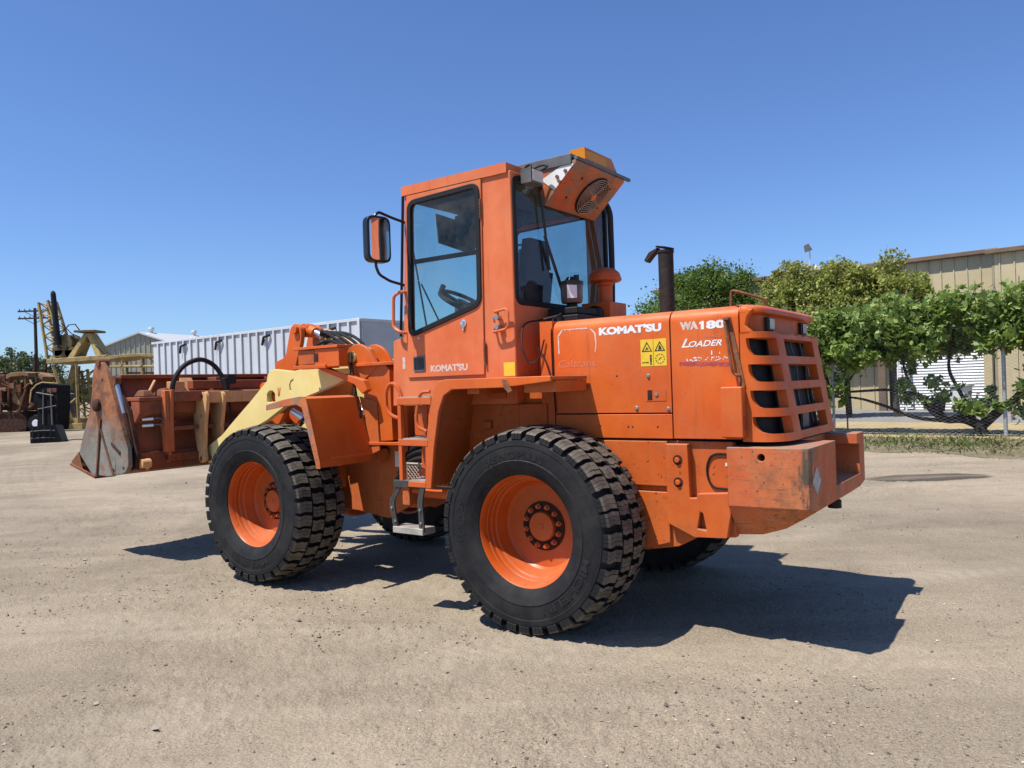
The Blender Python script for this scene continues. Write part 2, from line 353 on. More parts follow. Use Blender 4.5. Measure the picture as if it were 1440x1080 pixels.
def text_mesh(body, bold=0.0, shear=0.0, ext=0.0, space=1.0):
    cu = bpy.data.curves.new('t', 'FONT'); cu.body = body; cu.size = 1.0; cu.offset = bold; cu.shear = shear; cu.extrude = ext; cu.space_character = space
    cu.resolution_u = 3
    o = bpy.data.objects.new('t', cu); COL.objects.link(o)
    dg = bpy.context.evaluated_depsgraph_get(); dg.update()
    me = bpy.data.meshes.new_from_object(o.evaluated_get(dg)); bpy.data.objects.remove(o)
    co = np.empty(len(me.vertices)*3); me.vertices.foreach_get('co', co); co = co.reshape(-1, 3)
    co[:, :2] -= co[:, :2].min(0); return me, co
def text(name, body, mat, parent, org, xd, up, w, h, bold=0.02, shear=0.0, space=1.0, ext=0.0):
    """flat lettering: org = lower left corner, stretched to width w and height h"""
    me, co = text_mesh(body, bold, shear, ext, space); mx = co[:, :2].max(0)
    xd, up, org = Vector(xd).normalized(), Vector(up).normalized(), Vector(org); nr = xd.cross(up)
    a = co[:, 0]/mx[0]*w; b = co[:, 1]/mx[1]*h
    q = np.array(org)[None]+a[:, None]*np.array(xd)+b[:, None]*np.array(up)+co[:, 2:3]*np.array(nr)
    me.vertices.foreach_set('co', q.ravel()); me.update()
    return link(name, me, mat, parent)
# ================================================================== ground
FO = Vector((11.28, 17.69)); FA = Vector((-0.74, 0.673)); FN = Vector((0.673, 0.74))      # chain-link fence line: origin, along, away from the yard
def fp(a, n, z=0.0): p = FO+FA*a+FN*n; return Vector((p.x, p.y, z))
def axis_vals(lo, hi, f0, f1, step, grow=1.18):
    v = list(np.arange(f0, f1+1e-6, step)); s = step; x = f1
    while x < hi: s *= grow; x += s; v.append(x)
    s = step; x = f0
    while x > lo: s *= grow; x -= s; v.insert(0, x)
    return np.array(v)
_TB = {}
def vnoise(x, y, sc, seed):
    if seed not in _TB: _TB[seed] = np.random.default_rng(seed).random((256, 256))
    T = _TB[seed]; c, s = math.cos(seed*1.3), math.sin(seed*1.3); x, y = (x*c-y*s)/sc, (x*s+y*c)/sc
    xi = np.floor(x).astype(int); yi = np.floor(y).astype(int); fx = x-xi; fy = y-yi
    fx = fx*fx*(3-2*fx); fy = fy*fy*(3-2*fy)
    g = lambda a, b: T[a % 256, b % 256]
    return (g(xi, yi)*(1-fx)+g(xi+1, yi)*fx)*(1-fy)+(g(xi, yi+1)*(1-fx)+g(xi+1, yi+1)*fx)*fy-0.5
def gheight(x, y):
    near = np.clip(1-(np.hypot(x, y-6)-16)/20, 0, 1)
    patch = np.clip(0.62+1.9*vnoise(x, y, 1.3, 9), 0.22, 1.5)           # some ground is smooth and driven over, some loose
    fine = 0.011*vnoise(x, y, 0.11, 4)+0.011*vnoise(x, y, 0.05, 5)+0.0105*vnoise(x, y, 0.024, 6)+0.0075*vnoise(x, y, 0.012, 7)
    rut = 0.020*vnoise(x*0.16+y*0.06, y*1.25-x*0.42, 0.34, 8)+0.010*vnoise(x*0.12, y*1.6+x*0.5, 0.20, 14)
    return near*(0.022*vnoise(x, y, 1.6, 1)+0.014*vnoise(x, y, 0.55, 2)+0.009*vnoise(x, y, 0.22, 3)+rut+patch*fine)-0.004
def geo(lo, hi, r):
    v = [lo]
    while v[-1] < hi: v.append(v[-1]*r)
    return v
ss = list(np.arange(-0.86, 0.8601, 0.0028)); sr = geo(0.87, 60, 1.13); ss = np.array([-q for q in sr[::-1]]+ss+sr)
yr = np.array(list(np.arange(-220, -1, 12.0))+list(np.arange(-0.5, 0.9, 0.35))+geo(1.0, 15.0, 1.0066)+geo(15.2, 4000, 1.06))
GX = ss[None, :]*np.maximum(yr+0.3, 1.0)[:, None]; GY = np.repeat(yr[:, None], len(ss), 1); GZ = gheight(GX, GY)
xs, ys = ss, yr
co = np.stack([GX, GY, GZ], -1).reshape(-1, 3); nx, ny = len(xs), len(ys)
i = np.arange(nx*ny).reshape(ny, nx); fc = np.stack([i[:-1, :-1], i[:-1, 1:], i[1:, 1:], i[1:, :-1]], -1).reshape(-1, 4)
def np_mesh(name, co, fc):
    me = bpy.data.meshes.new(name); k = fc.shape[1]
    me.vertices.add(len(co)); me.vertices.foreach_set('co', np.ascontiguousarray(co, dtype=np.float32).ravel())
    me.loops.add(fc.size); me.loops.foreach_set('vertex_index', fc.ravel().astype(np.int32))
    me.polygons.add(len(fc)); me.polygons.foreach_set('loop_start', np.arange(0, fc.size, k, dtype=np.int32))
    me.update(); me.validate(); return me
def dirt_material():
    s = NT('dirt_yard'); o = s.tc.outputs['Object']
    big = s.ramp(s.noise(0.35, 5, 0.6), 0.35, 0.68)
    c = s.mix(big, (0.400,0.325,0.240), (0.330,0.275,0.210))
    md = s.ramp(s.noise(2.2, 6, 0.65), 0.42, 0.66)
    c = s.mix(s.mth('MULTIPLY', md, 0.6), c, (0.280,0.230,0.172))
    tr = s.ramp(s.noise(0.9, 5, 0.6, s.scale(o, (0.22, 1.6, 1), rot=(0,0,0.45))), 0.52, 0.70)   # faint tyre tracks
    c = s.mix(s.mth('MULTIPLY', tr, 0.75), c, (0.250,0.207,0.158))
    fine = s.ramp(s.noise(60, 5, 0.8), 0.42, 0.62)
    c = s.mix(s.mth('MULTIPLY', fine, 0.75), c, (0.50,0.42,0.32))
    vc = s.voro(55, out='Distance')
    spk = s.ramp(s.noise(95, 3, 0.7), 0.57, 0.66)
    c = s.mix(s.mth('MULTIPLY', spk, 0.8), c, (0.12,0.097,0.072))
    spk2 = s.ramp(s.noise(46, 3, 0.6), 0.66, 0.70)
    c = s.mix(s.mth('MULTIPLY', spk2, s.ramp(s.noise(1.4, 3), 0.45, 0.6)), c, (0.13,0.105,0.08))
    # damp patch out by the fence, an oily oval with a trailing track
    p = s.sep(s.scale(o, (1, 1, 1), (-6.25, -11.45, 0)))
    w = s.noise(1.3, 4); px_ = s.mth('ADD', p[0], s.mth('MULTIPLY', w, 0.35)); py_ = s.mth('ADD', p[1], s.mth('MULTIPLY', w, 0.16))
    e = s.mth('ADD', s.mth('POWER', s.mth('DIVIDE', px_, 0.98), 2.0), s.mth('POWER', s.mth('DIVIDE', py_, 0.42), 2.0))
    c = s.mix(s.ramp(e, 0.75, 1.0, 0.86, 0.0), c, (0.060,0.050,0.040))
    h = s.mth('ADD', s.mth('MULTIPLY', s.noise(70, 5, 0.75), 0.6), s.mth('MULTIPLY', vc, 0.7))
    h = s.mth('ADD', h, s.mth('MULTIPLY', s.noise(16, 5, 0.7), 0.8))
    tk = s.ramp(s.noise(1.0, 4, 0.6, s.scale(o, (0.10, 2.6, 1), rot=(0,0,-0.30))), 0.50, 0.64)
    c = s.mix(s.mth('MULTIPLY', tk, 0.40), c, (0.47,0.40,0.31))
    gr = s.ramp(s.noise(210, 3, 0.8), 0.36, 0.66, 0.58, 1.34)
    n_ = s.t.nodes.new('ShaderNodeCombineColor'); [s.L(gr, n_.inputs[q]) for q in range(3)]
    c = s.mix(1.0, c, n_.outputs[0], 'MULTIPLY')
    lp = s.ramp(s.noise(0.22, 5, 0.62, dist=0.6), 0.38, 0.64, 0.74, 1.14); n2_ = s.t.nodes.new('ShaderNodeCombineColor'); [s.L(lp, n2_.inputs[q]) for q in range(3)]
    c = s.mix(1.0, c, n2_.outputs[0], 'MULTIPLY')
    st = s.mth('MULTIPLY', s.ramp(s.noise(1.6, 5, 0.65), 0.60, 0.68), 0.35); c = s.mix(st, c, (0.20,0.165,0.125))
    # driven lanes: packed pale strips with a ghost of the tread bars
    bars = None
    for ang, v0, wd in ((0.20, 2.75, 0.26), (0.20, 4.55, 0.26), (-0.42, 4.1, 0.24), (-0.42, 5.9, 0.24), (0.62, 1.15, 0.25), (0.62, -0.65, 0.25)):
        q = s.sep(s.scale(o, (1, 1, 1), rot=(0, 0, ang))); wob = s.mth('MULTIPLY', s.noise(0.35, 2), 0.9)
        d_ = s.mth('ABSOLUTE', s.mth('SUBTRACT', s.mth('ADD', q[1], wob), v0+0.45))
        lane = s.mth('MULTIPLY', s.ramp(d_, wd, wd*0.72), s.ramp(s.noise(0.8, 4, 0.6), 0.40, 0.60))
        br = s.mth('MULTIPLY', lane, s.ramp(s.mth('SINE', s.mth('ADD', s.mth('MULTIPLY', q[0], 44.0), s.mth('MULTIPLY', d_, 26.0))), 0.0, 0.7))
        c = s.mix(s.mth('MULTIPLY', lane, 0.22), c, (0.50,0.43,0.335)); c = s.mix(s.mth('MULTIPLY', br, 0.20), c, (0.20,0.165,0.125))
    c = s.mix(1.0, c, (0.835,0.82,0.785), 'MULTIPLY')
    s.bump(h, 0.6, 0.012)
    return s.fin(c, 0.95, 0, 0.15)
MT['dirt'] = dirt_material()
G = link('ground', np_mesh('ground', co, fc), 'dirt', ang=180); tag(G, kind='structure')
# strips beyond the yard: straw verge and the paved drive by the shed
def sheet(name, pts, z, mat):
    m = MB(); m.prism(pts, 'z', z-0.03, z); o = m.build(name, mat); tag(o, kind='structure'); return o
def straw_mat():
    s = NT('straw_verge'); o = s.tc.outputs['Object']
    c = s.mix(s.ramp(s.noise(0.9, 6, 0.7), 0.35, 0.65), (0.50,0.39,0.20), (0.33,0.25,0.14))
    c = s.mix(s.ramp(s.noise(14, 6, 0.75), 0.4, 0.7), c, (0.56,0.45,0.26)); c = s.mix(s.ramp(s.noise(30, 4, 0.7), 0.6, 0.7), c, (0.14,0.10,0.06))
    s.bump(s.noise(25, 6, 0.75), 0.9, 0.05); return s.fin(c, 0.95, 0, 0.1)
MT['straw'] = straw_mat()
MT['asphalt'] = plain('old_asphalt', (0.235,0.225,0.215), 0.9, 0, 0.12, 1.5, 0.2, 0.3)
def edge(a): return -4.75+0.28*math.sin(a*1.1)+0.18*math.sin(a*2.7+1)
pts = [tuple(fp(a, edge(a))[:2]) for a in np.linspace(-14, 24, 77)]+[tuple(fp(24, -0.6)[:2]), tuple(fp(-14, -0.6)[:2])]
def litter_mat():
    s = NT('weedy_litter'); c = s.mix(s.ramp(s.noise(0.8, 6, 0.7), 0.38, 0.62), (0.25,0.20,0.135), (0.13,0.13,0.065))
    c = s.mix(s.ramp(s.noise(9, 6, 0.75), 0.42, 0.66), c, (0.34,0.28,0.18)); c = s.mix(s.ramp(s.noise(22, 5, 0.7), 0.56, 0.68), c, (0.07,0.06,0.035))
    s.bump(s.noise(20, 6, 0.75), 0.9, 0.05); return s.fin(c, 0.95, 0, 0.1)
MT['litter'] = litter_mat()
sheet('verge', pts, 0.012, 'litter')
sheet('straw_strip', [tuple(fp(a, -0.6+0.2*math.sin(a*1.7))[:2]) for a in np.linspace(-14, 24, 60)]+[tuple(fp(24, 5.6)[:2]), tuple(fp(-14, 5.6)[:2])], 0.018, 'straw')
sheet('driveway', [tuple(fp(*q)[:2]) for q in ((-20,5.4),(30,5.4),(30,24),(-20,24))], 0.023, 'asphalt')
# loose gravel, thickest near the lens corner and along the tracks
N = 70000; r = np.random.default_rng(5)
yy = 1.5+15*r.random(N)**2.0; xx = (r.random(N)-0.5)*2*(0.74*yy+0.3)
keep = r.random(N) < np.clip(0.30+2.6*vnoise(xx, yy, 0.9, 12)+1.2*vnoise(xx, yy, 0.3, 13), 0.06, 1); xx, yy = xx[keep], yy[keep]; N = len(xx)
sz = 0.0018+0.0105*r.random(N)**4.0
k = r.random(N) < 0.01; sz[k] *= 2.0
nb = 420; bx = -1.05-1.1*r.random(nb); by = 1.78+0.75*r.random(nb)**1.4; xx = np.concatenate([xx, bx*by/2.3*1.15]); yy = np.concatenate([yy, by]); sz = np.concatenate([sz, 0.005+0.018*r.random(nb)**3]); N += nb
oc = np.array([(1,0,0),(-1,0,0),(0,1,0),(0,-1,0),(0,0,1),(0,0,-1)], float); of = np.array([(0,2,4),(2,1,4),(1,3,4),(3,0,4),(2,0,5),(1,2,5),(3,1,5),(0,3,5)])
V = oc[None]*(0.6+0.8*r.random((N, 6, 1)))*np.stack([np.ones(N), 0.6+0.5*r.random(N), 0.45+0.3*r.random(N)], -1)[:, None]
an = r.random(N)*2*pi; ca, sa = np.cos(an)[:, None], np.sin(an)[:, None]
V = np.stack([V[..., 0]*ca-V[..., 1]*sa, V[..., 0]*sa+V[..., 1]*ca, V[..., 2]], -1)*sz[:, None, None]
V += np.stack([xx, yy, gheight(xx, yy)+0.25*sz], -1)[:, None]
fcs = (of[None]+6*np.arange(N)[:, None, None]).reshape(-1, 3)
def pebble_mat():
    s = NT('gravel'); s.geo; ri = s.geo.outputs['Random Per Island']
    c = s.mix(s.ramp(ri, 0.1, 0.85), (0.10,0.083,0.066), (0.36,0.30,0.235)); c = s.mix(s.ramp(ri, 0.95, 0.97), c, (0.52,0.47,0.40))
    return s.fin(c, 0.9, 0, 0.2)
MT['gravel'] = pebble_mat()
o = link('gravel', np_mesh('gravel', V.reshape(-1, 3), fcs), 'gravel', ang=60); tag(o, 'loose grey gravel scattered over the dirt yard', 'gravel', kind='stuff')
# ================================================================== the wheel loader (x forward, y to its left, z up)
LD = empty('wheel_loader', (LPOS[0], LPOS[1], 0), YAW)
tag(LD, 'orange articulated wheel loader with pale yellow lift arms parked on the dirt yard', 'wheel loader')
XB, UP = (-1, 0, 0), (0, 0, 1)
# ---------------------------------------------------------------- wheels
def make_wheel():
    w = empty('wheel', parent=LD)
    m = MB()
    R = 0.603
    half = [(R+0.004,0.08),(R,0.165),(0.594,0.212),(0.580,0.238),(0.572,0.2435),(0.567,0.2485),(0.552,0.2500),(0.536,0.2520),(0.531,0.2490),(0.49,0.253),(0.448,0.2505),(0.443,0.2545),(0.434,0.2510),(0.40,0.240),(0.385,0.234),(0.352,0.212),(0.345,0.19)]
    prof = [(r_, -y_*0.92) for r_, y_ in half[::-1]]+half
    m.lathe(prof, (0,0,0), (0,1,0), 96)
    def P(a, r, y): return (r*math.cos(a), y, r*math.sin(a))
    N = 36; rng = random.Random(3)
    cols = [(-0.230,-0.118,0.0),(-0.106,0.000,0.42),(0.013,0.122,0.84),(0.134,0.250,0.30)]
    for k in range(N):
        for ci, (y0, y1, off) in enumerate(cols):
            a0 = 2*pi*(k+off)/N+rng.uniform(-0.010, 0.010); L = 2*pi/N*rng.uniform(0.62, 0.76)
            ns = 3
            for q in range(ns):
                b0 = a0+L*(q/ns)+0.0018*(q > 0); b1 = a0+L*((q+1)/ns)-0.0018*(q < ns-1)
                jr = rng.uniform(-0.004, 0.001)
                def rt(y): return 0.648+jr-0.9*max(0, abs(y)-0.05)**2
                if ci in (0, 3):
                    s = -1 if ci == 0 else 1; yo, yi = (y0, y1) if ci == 0 else (y1, y0); ym = (yo+yi)/2
                    sec = [[(0.590, yi, 0), (rt(yi), yi, 0.008), (rt(ym), ym, -0.008), (0.622, yo*0.95, 0.006), (0.611, yo, 0.0), (0.576, yo*1.004, 0), (0.565, yo*0.93, 0)]]
                    A = [m.bm.verts.new(P(b0+z_, r_, y_)) for r_, y_, z_ in sec[0]]; B = [m.bm.verts.new(P(b1+z_, r_, y_)) for r_, y_, z_ in sec[0]]; n7 = len(A)
                    fs = [m.bm.faces.new(A), m.bm.faces.new(B[::-1])]
                    for i_ in range(n7): fs.append(m.bm.faces.new((A[i_], B[i_], B[(i_+1) % n7], A[(i_+1) % n7])))
                    for f in fs: f.material_index = 0
                    for i_ in (3, 4, 5): fs[i_].material_index = 1
                else:
                    ys_ = [y0, y0*0.67+y1*0.33, y0*0.33+y1*0.67, y1]; zg = [0.010, -0.006, 0.006, -0.010]
                    rows_ = [[m.bm.verts.new(P(b0+z_, 0.590, y_)), m.bm.verts.new(P(b1+z_, 0.590, y_)), m.bm.verts.new(P(b1+z_, rt(y_), y_)), m.bm.verts.new(P(b0+z_, rt(y_), y_))] for y_, z_ in zip(ys_, zg)]
                    m.bm.faces.new(rows_[0][::-1]); m.bm.faces.new(rows_[-1])
                    for A, B in zip(rows_, rows_[1:]):
                        for i_ in range(4):
                            f = m.bm.faces.new((A[i_], A[(i_+1) % 4], B[(i_+1) % 4], B[i_])); f.material_index = 1 if i_ == 2 else 0
    ty = m.build('tyre', ['tyre', 'tread', 'tyre'], w, ang=30)
    # rim: y is measured from the tyre's middle; the flange edge stands at +0.20
    m = MB()
    pr = [(0.335,-0.20),(0.356,-0.205),(0.356,-0.185),(0.335,-0.17),(0.315,-0.05),(0.315,0.05),(0.345,0.185),(0.3585,0.192),(0.3585,0.203),(0.351,0.206),(0.344,0.198),(0.335,0.165),(0.333,0.150),
          (0.327,0.147),(0.326,0.118),(0.318,0.112),(0.312,0.085),(0.303,0.078),(0.296,0.050),(0.286,0.028),(0.278,0.0),(0.262,-0.014),(0.20,-0.019),(0.0,-0.019)]
    m.lathe(pr, (0,0,0), (0,1,0), 72)
    m.build('rim', 'rim', w, ang=28)
    m = MB(); m.lathe([(0.158,-0.0185),(0.158,-0.014),(0.096,-0.014),(0.096,-0.0185)], (0,0,0), (0,1,0), 48); m.build('hub_ring', 'hub_dark', w)
    m = MB(); m.lathe([(0.094,-0.02),(0.094,0.010),(0.088,0.018),(0.02,0.020),(0.018,0.024),(0.0,0.024)], (0,0,0), (0,1,0), 40); m.build('hub_cap', 'rim', w, ang=40)
    mn = MB(); mn.lathe([(0.0185,-0.014),(0.0185,0.004),(0.012,0.006),(0.012,0.022),(0.0,0.024)], (0,0,0), (0,1,0), 6); 
    nut0 = None
    for k in range(12):
        a = 2*pi*k/12+0.1; loc = (0.128*math.cos(a), 0, 0.128*math.sin(a))
        if nut0 is None: nut0 = mn.build('wheel_nut', 'rim', w, ang=40, loc=loc)
        else:
            c = nut0.copy(); COL.objects.link(c); c.parent = w; c.location = loc
    # raised sidewall lettering bent round the tyre
    for body, r, a_mid, hgt, wid in (('MICHELIN', 0.445, -1.05, 0.050, 0.48), ('XSNOPLUS', 0.445, 1.35, 0.048, 0.44), ('17.5 R 25', 0.45, 2.75, 0.034, 0.26)):
        me, co = text_mesh(body, 0.015, 0, 0.0); mx = co[:, :2].max(0)
        x = co[:, 0]/mx[0]*wid; y = co[:, 1]/mx[1]*hgt; rr = r+y+0.01
        if body == 'MICHELIN': pass
        an = a_mid+(wid/2-x)/(r+hgt/2)
        yy = np.interp(rr, [0.43, 0.448, 0.49, 0.54], [0.2490, 0.2510, 0.2535, 0.2520])+0.0022
        # seen from +y the loader's front (+x) lies to the left, so mirror the angle
        q = np.stack([rr*np.cos(pi-an), yy, rr*np.sin(pi-an)], 1)
        me.vertices.foreach_set('co', q.ravel()); me.update()
        link('sidewall_lettering', me, 'tyre_letter', w)
    return w
WZ = 0.6435
w0 = make_wheel(); w0.location = (0, 0.90, WZ); w0.rotation_euler = (0, 0.30, 0)
for (x, s, ry) in ((2.70, 1, -0.55), (0, -1, 0.2), (2.70, -1, 1.1)):
    c = dup(w0, LD); c.location = (x, 0.90*s, WZ); c.rotation_euler = (0, ry, 0 if s > 0 else pi)
# ---------------------------------------------------------------- rear frame
def both(fn):
    for s in (1, -1): fn(s)
m = MB()
side = [(0.95,1.05),(0.30,1.19),(-1.16,1.178),(-1.16,0.62),(-0.92,0.60),(-0.80,0.535),(-0.55,0.49),(-0.30,0.56),(0.35,0.60),(0.95,0.62)]
for s in (1, -1): m.prism(side, 'y', 0.56*s, 0.612*s)
m.box(-1.15, 0.9, -0.56, 0.56, 0.95, 1.15); m.box(-1.15, 0.9, -0.45, 0.45, 0.62, 0.95)
RF = m.build('rear_frame', 'frame', LD, 0.006)
for s in (1, -1):
    m = MB(); m.box(-0.757, -0.30, 0.613*s, 0.640*s, 0.902, 1.178); m.build('frame_side_plate', 'frame', RF, 0.005)
    m = MB(); m.prism([(-0.757,0.866),(-0.30,0.866),(-0.30,0.58),(-0.56,0.50),(-0.757,0.56)], 'y', 0.613*s, 0.638*s); m.build('frame_side_plate', 'frame', RF, 0.005)
for s in (1, -1):
    m = MB()
    tri = [(-0.945,0.665),(-1.000,0.655),(-0.982,0.755),(-0.966,0.765)]
    m.plate([(-0.757,1.165),(-0.757,0.682),(-0.918,0.612),(-1.125,0.622),(-1.151,0.764),(-1.140,0.886),(-0.950,0.872),(-0.945,0.845),(-0.905,0.845),(-0.898,1.165)], [tri], 'y', 0.613*s, 0.665*s)
    m.build('jack_point_plate', 'frame', RF, 0.006)
for s in (1, -1):
    for z in (1.069, 0.935):
        mm = MB(); mm.lathe([(0.030,0.0),(0.030,0.002),(0.024,0.002),(0.022,0.0022),(0.0,0.0022)], (-0.834, 0.665*s, z), (0,s,0), 24, 0)
        mm.build('bolt_recess', 'hub_dark', RF)
        mm = MB(); mm.lathe([(0.017,0.002),(0.017,0.013),(0.014,0.016),(0.0,0.016)], (-0.834, 0.665*s, z), (0,s,0), 6); mm.build('bolt', 'orange', RF)
mm = MB(); cpts = [(-1.152,0.617,1.105),(-1.06,0.617,1.108),(-1.02,0.617,1.09),(-0.995,0.617,1.03),(-1.0,0.617,0.96),(-1.03,0.617,0.905),(-1.152,0.617,0.90)]
mm.tube(fillet(cpts, 0.04), 0.007, 6); mm.build('rubber_seal', 'black', RF)
m = MB(); m.box(-1.13,-1.11,0.613,0.6155,1.035,1.055); m.box(-1.155,-1.12,0.6135,0.6158,1.045,1.068); m.build('label_scrap', 'white', RF)
# axles
for x in (0, 2.70):
    m = MB(); m.cyl((x,-0.85,WZ),(x,0.85,WZ),0.12,24); m.lathe([(0.0,-0.26),(0.16,-0.22),(0.25,-0.10),(0.27,0.0),(0.25,0.10),(0.16,0.22),(0.0,0.26)], (x,0,WZ), (1,0,0), 24)
    m.box(x-0.16,x+0.16,0.30,0.46,WZ-0.10,WZ+0.12); m.box(x-0.16,x+0.16,-0.46,-0.30,WZ-0.10,WZ+0.12)
    m.lathe([(0.0,-0.70),(0.20,-0.70),(0.22,-0.60),(0.16,-0.50),(0.16,0.50),(0.22,0.60),(0.20,0.70),(0.0,0.70)], (x,0,WZ), (0,1,0), 32)
    m.build('axle', 'frame', LD, 0.006)
# ---------------------------------------------------------------- counterweight
secs = []
for x, zb, zs in ((-1.153,0.630,0.822),(-1.30,0.642,0.822),(-1.43,0.685,0.822),(-1.53,0.745,0.822),(-1.606,0.800,0.822)):
    secs.append([(x,-0.71,1.155),(x,0.71,1.155),(x,0.71,zs),(x,0.56,zb),(x,-0.56,zb),(x,-0.71,zs)])
cwm = MB().loft(secs); cwm.bev(0.016, 3)
notch = MB().box(-1.75,-1.40,-0.50,0.10,0.882,1.30); notch2 = MB().box(-1.75,-1.43,-0.56,0.0,0.882,1.085); hole = MB().cyl((-1.35,0.60,1.10),(-1.35,0.80,1.10),0.021,20)
slot = MB().box(-1.63,-1.52,-0.02,0.06,0.70,0.90)
cwm = bool_diff(cwm, [notch, notch2, hole])
CW = cwm.build('counterweight', 'cw', LD, 0.004, ang=30)
m = MB(); m.cyl((-1.34,0.62,1.10),(-1.36,0.62,1.10),0.02,8); m.build('hole_dark_plug', 'hub_dark', CW)  # dark plug at the hole's bottom; the hole's shade is put into its colour
m = MB(); m.cyl((-1.52,-0.2,0.70),(-1.52,-0.2,0.80),0.03,16); m.lathe([(0.0,-0.02),(0.042,-0.02),(0.042,0.03),(0.0,0.03)], (-1.52,-0.2,0.72), (0,0,1), 16); m.build('tow_pin', 'black', CW)
# diamond shaped scrap of a hazard placard on the rear corner
m = MB(); m.prism([(0.56,1.045),(0.47,0.965),(0.56,0.885),(0.65,0.965)], 'x', -1.6085, -1.607); m.build('placard', 'decal_worn2', CW)
# ---------------------------------------------------------------- hood
def shell(zb, x0, x1, y=0.64, zt=1.972, r=0.075, t=0.012):
    out = [(y, zb)]+[(y-r+r*math.cos(a), zt-r+r*math.sin(a)) for a in np.linspace(0, pi/2, 8)]+[(0.0, zt+0.006)]
    inn = [(y-t, zb)]+[(y-t-r+r*math.cos(a), zt-t-r+r*math.sin(a)) for a in np.linspace(0, pi/2, 8)]+[(0.0, zt+0.006-t)]
    full = out+[(-a, b) for a, b in out[::-1][1:]]; fulli = inn+[(-a, b) for a, b in inn[::-1][1:]]
    mb = MB(); mb.prism(full+fulli[::-1], 'x', x0, x1); return mb
m = MB(); m.box(-1.22, 0.10, -0.610, 0.610, 1.19, 1.945); HD = m.build('hood', 'hub_dark', LD)  # dark core box added inside the hood panels to block light
p = shell(1.352, -0.797, 0.036).build('side_panel', 'orange', HD, 0.003); p['label'] = 'hood panel with white lettering and yellow warning decal'
shell(1.195, -1.223, -0.804).build('rear_panel', 'orange', HD, 0.003)
for s in (1, -1):
    m = MB(); m.box(-0.797, 0.036, 0.616*s, 0.640*s, 1.193, 1.344)
    m.build('lower_panel', 'orange', HD, 0.004)
m = MB(); m.box(0.043, 0.143, -0.64, 0.64, 1.193, 1.972)
m.bev(0.07, 6, lambda e: (e.verts[0].co.x > 0.1 and e.verts[1].co.x > 0.1) or (min(e.verts[0].co.z, e.verts[1].co.z) > 1.9 and abs(e.verts[0].co.y) > 0.6 and abs(e.verts[1].co.y) > 0.6))
m.build('hood_nose', 'orange', HD)
# latch recess and fasteners on the left panel
m = MB(); m.plate(rrect(-0.762,-0.631,1.425,1.497,0.004), [], 'y', 0.6405, 0.6425); m.build('latch_plate', 'orange', HD)
m = MB(); m.box(-0.672,-0.640,0.6425,0.6432,1.430,1.492); m.build('latch_recess', 'hub_dark', HD)
m = MB(); m.lathe([(0.011,0),(0.011,0.006),(0.0,0.007)], (-0.70,0.6426,1.466), (0,1,0), 16); m.build('latch_lock', 'steel', HD)
for x, z in ((-0.122,1.58),(-0.648,1.581),(-0.562,1.384),(-0.774,1.376)):
    m = MB(); m.lathe([(0.013,0),(0.013,0.004),(0.008,0.006),(0.008,0.010),(0,0.010)], (x,0.6401,z), (0,1,0), 12); m.build('fastener', 'steel', HD)
for x, z in ((-0.43,1.587),(-0.50,1.265),(-0.53,1.265),(-0.30,1.27),(-0.70,1.265)):
    m = MB(); m.lathe([(0.006,0),(0.006,0.001),(0,0.001)], (x,0.6401,z), (0,1,0), 8); m.build('screw_hole', 'hub_dark', HD)
# lettering and decals on the left side
YD = 0.6412
text('lettering', "KOMAT'SU", 'decal_white', HD, (-0.312, YD, 1.851), XB, UP, 0.434, 0.052, bold=0.06)
text('lettering', "WA", 'decal_worn', HD, (-0.866, YD, 1.846), XB, UP, 0.116, 0.050, bold=0.075)
m = MB(); m.prism([(-0.998,1.843),(-1.017,1.843),(-1.017,1.893),(-1.003,1.893),(-0.988,1.884),(-0.988,1.874),(-0.998,1.877)], 'y', YD-0.0006, YD); m.build('lettering', 'decal_white', HD)
text('lettering', "80", 'decal_white', HD, (-1.030, YD, 1.843), XB, UP, 0.115, 0.050, bold=0.055)
text('lettering', "L", 'decal_white', HD, (-0.872, YD, 1.742), XB, UP, 0.052, 0.052, bold=0.01, shear=0.35)
text('lettering', "OADER", 'decal_white', HD, (-0.918, YD, 1.742), XB, UP, 0.205, 0.036, bold=0.02, shear=0.35)
text('lettering', "avance", 'decal_ghost', HD, (-1.02, YD, 1.792), XB, UP, 0.105, 0.016, bold=0.02, shear=0.2)
text('ghost_lettering', "Caltrans", 'decal_ghost', HD, (0.0, YD, 1.655), XB, UP, 0.284, 0.05, bold=0.01, shear=0.2)
m = MB(); ar = [(0.0,1.75),(0.0,1.87),(-0.03,1.908),(-0.22,1.910)]
for (a, b), (c, d) in zip(ar, ar[1:]): m.prism([(a,b),(c,d),(c-0.008,d-0.010),(a-0.010,b-0.004)], 'y', YD-0.0008, YD)
for k in range(16):
    x = -0.03-0.012*k; m.prism([(x,1.905),(x-0.007,1.905),(x-0.005,1.905-random.uniform(0.004,0.045)*(1 if k % 5 == 0 else 0.4))], 'y', YD-0.0008, YD-0.0001)
m.prism([(-0.245,1.90),(-0.258,1.90),(-0.287,1.87),(-0.292,1.80),(-0.283,1.745),(-0.276,1.745),(-0.284,1.80),(-0.277,1.865)], 'y', YD-0.0008, YD)
m.build('decal_residue', 'decal_worn', HD)
rr_ = random.Random(5); m = MB(); 
for k in range(26):
    x = -0.90-rr_.random()*0.25; z = 1.655+rr_.random()*0.02
    m.box(x, x-rr_.uniform(0.004,0.016), YD-0.0008, YD, z, z+rr_.uniform(0.003,0.008))
m.box(-1.056,-1.062,YD-0.0008,YD,1.690,1.715); m.box(-1.105,-1.109,YD-0.0008,YD,1.695,1.705); tag(m.build('decal_scrap', 'decal_white', HD), kind='stuff')
m = MB(); 
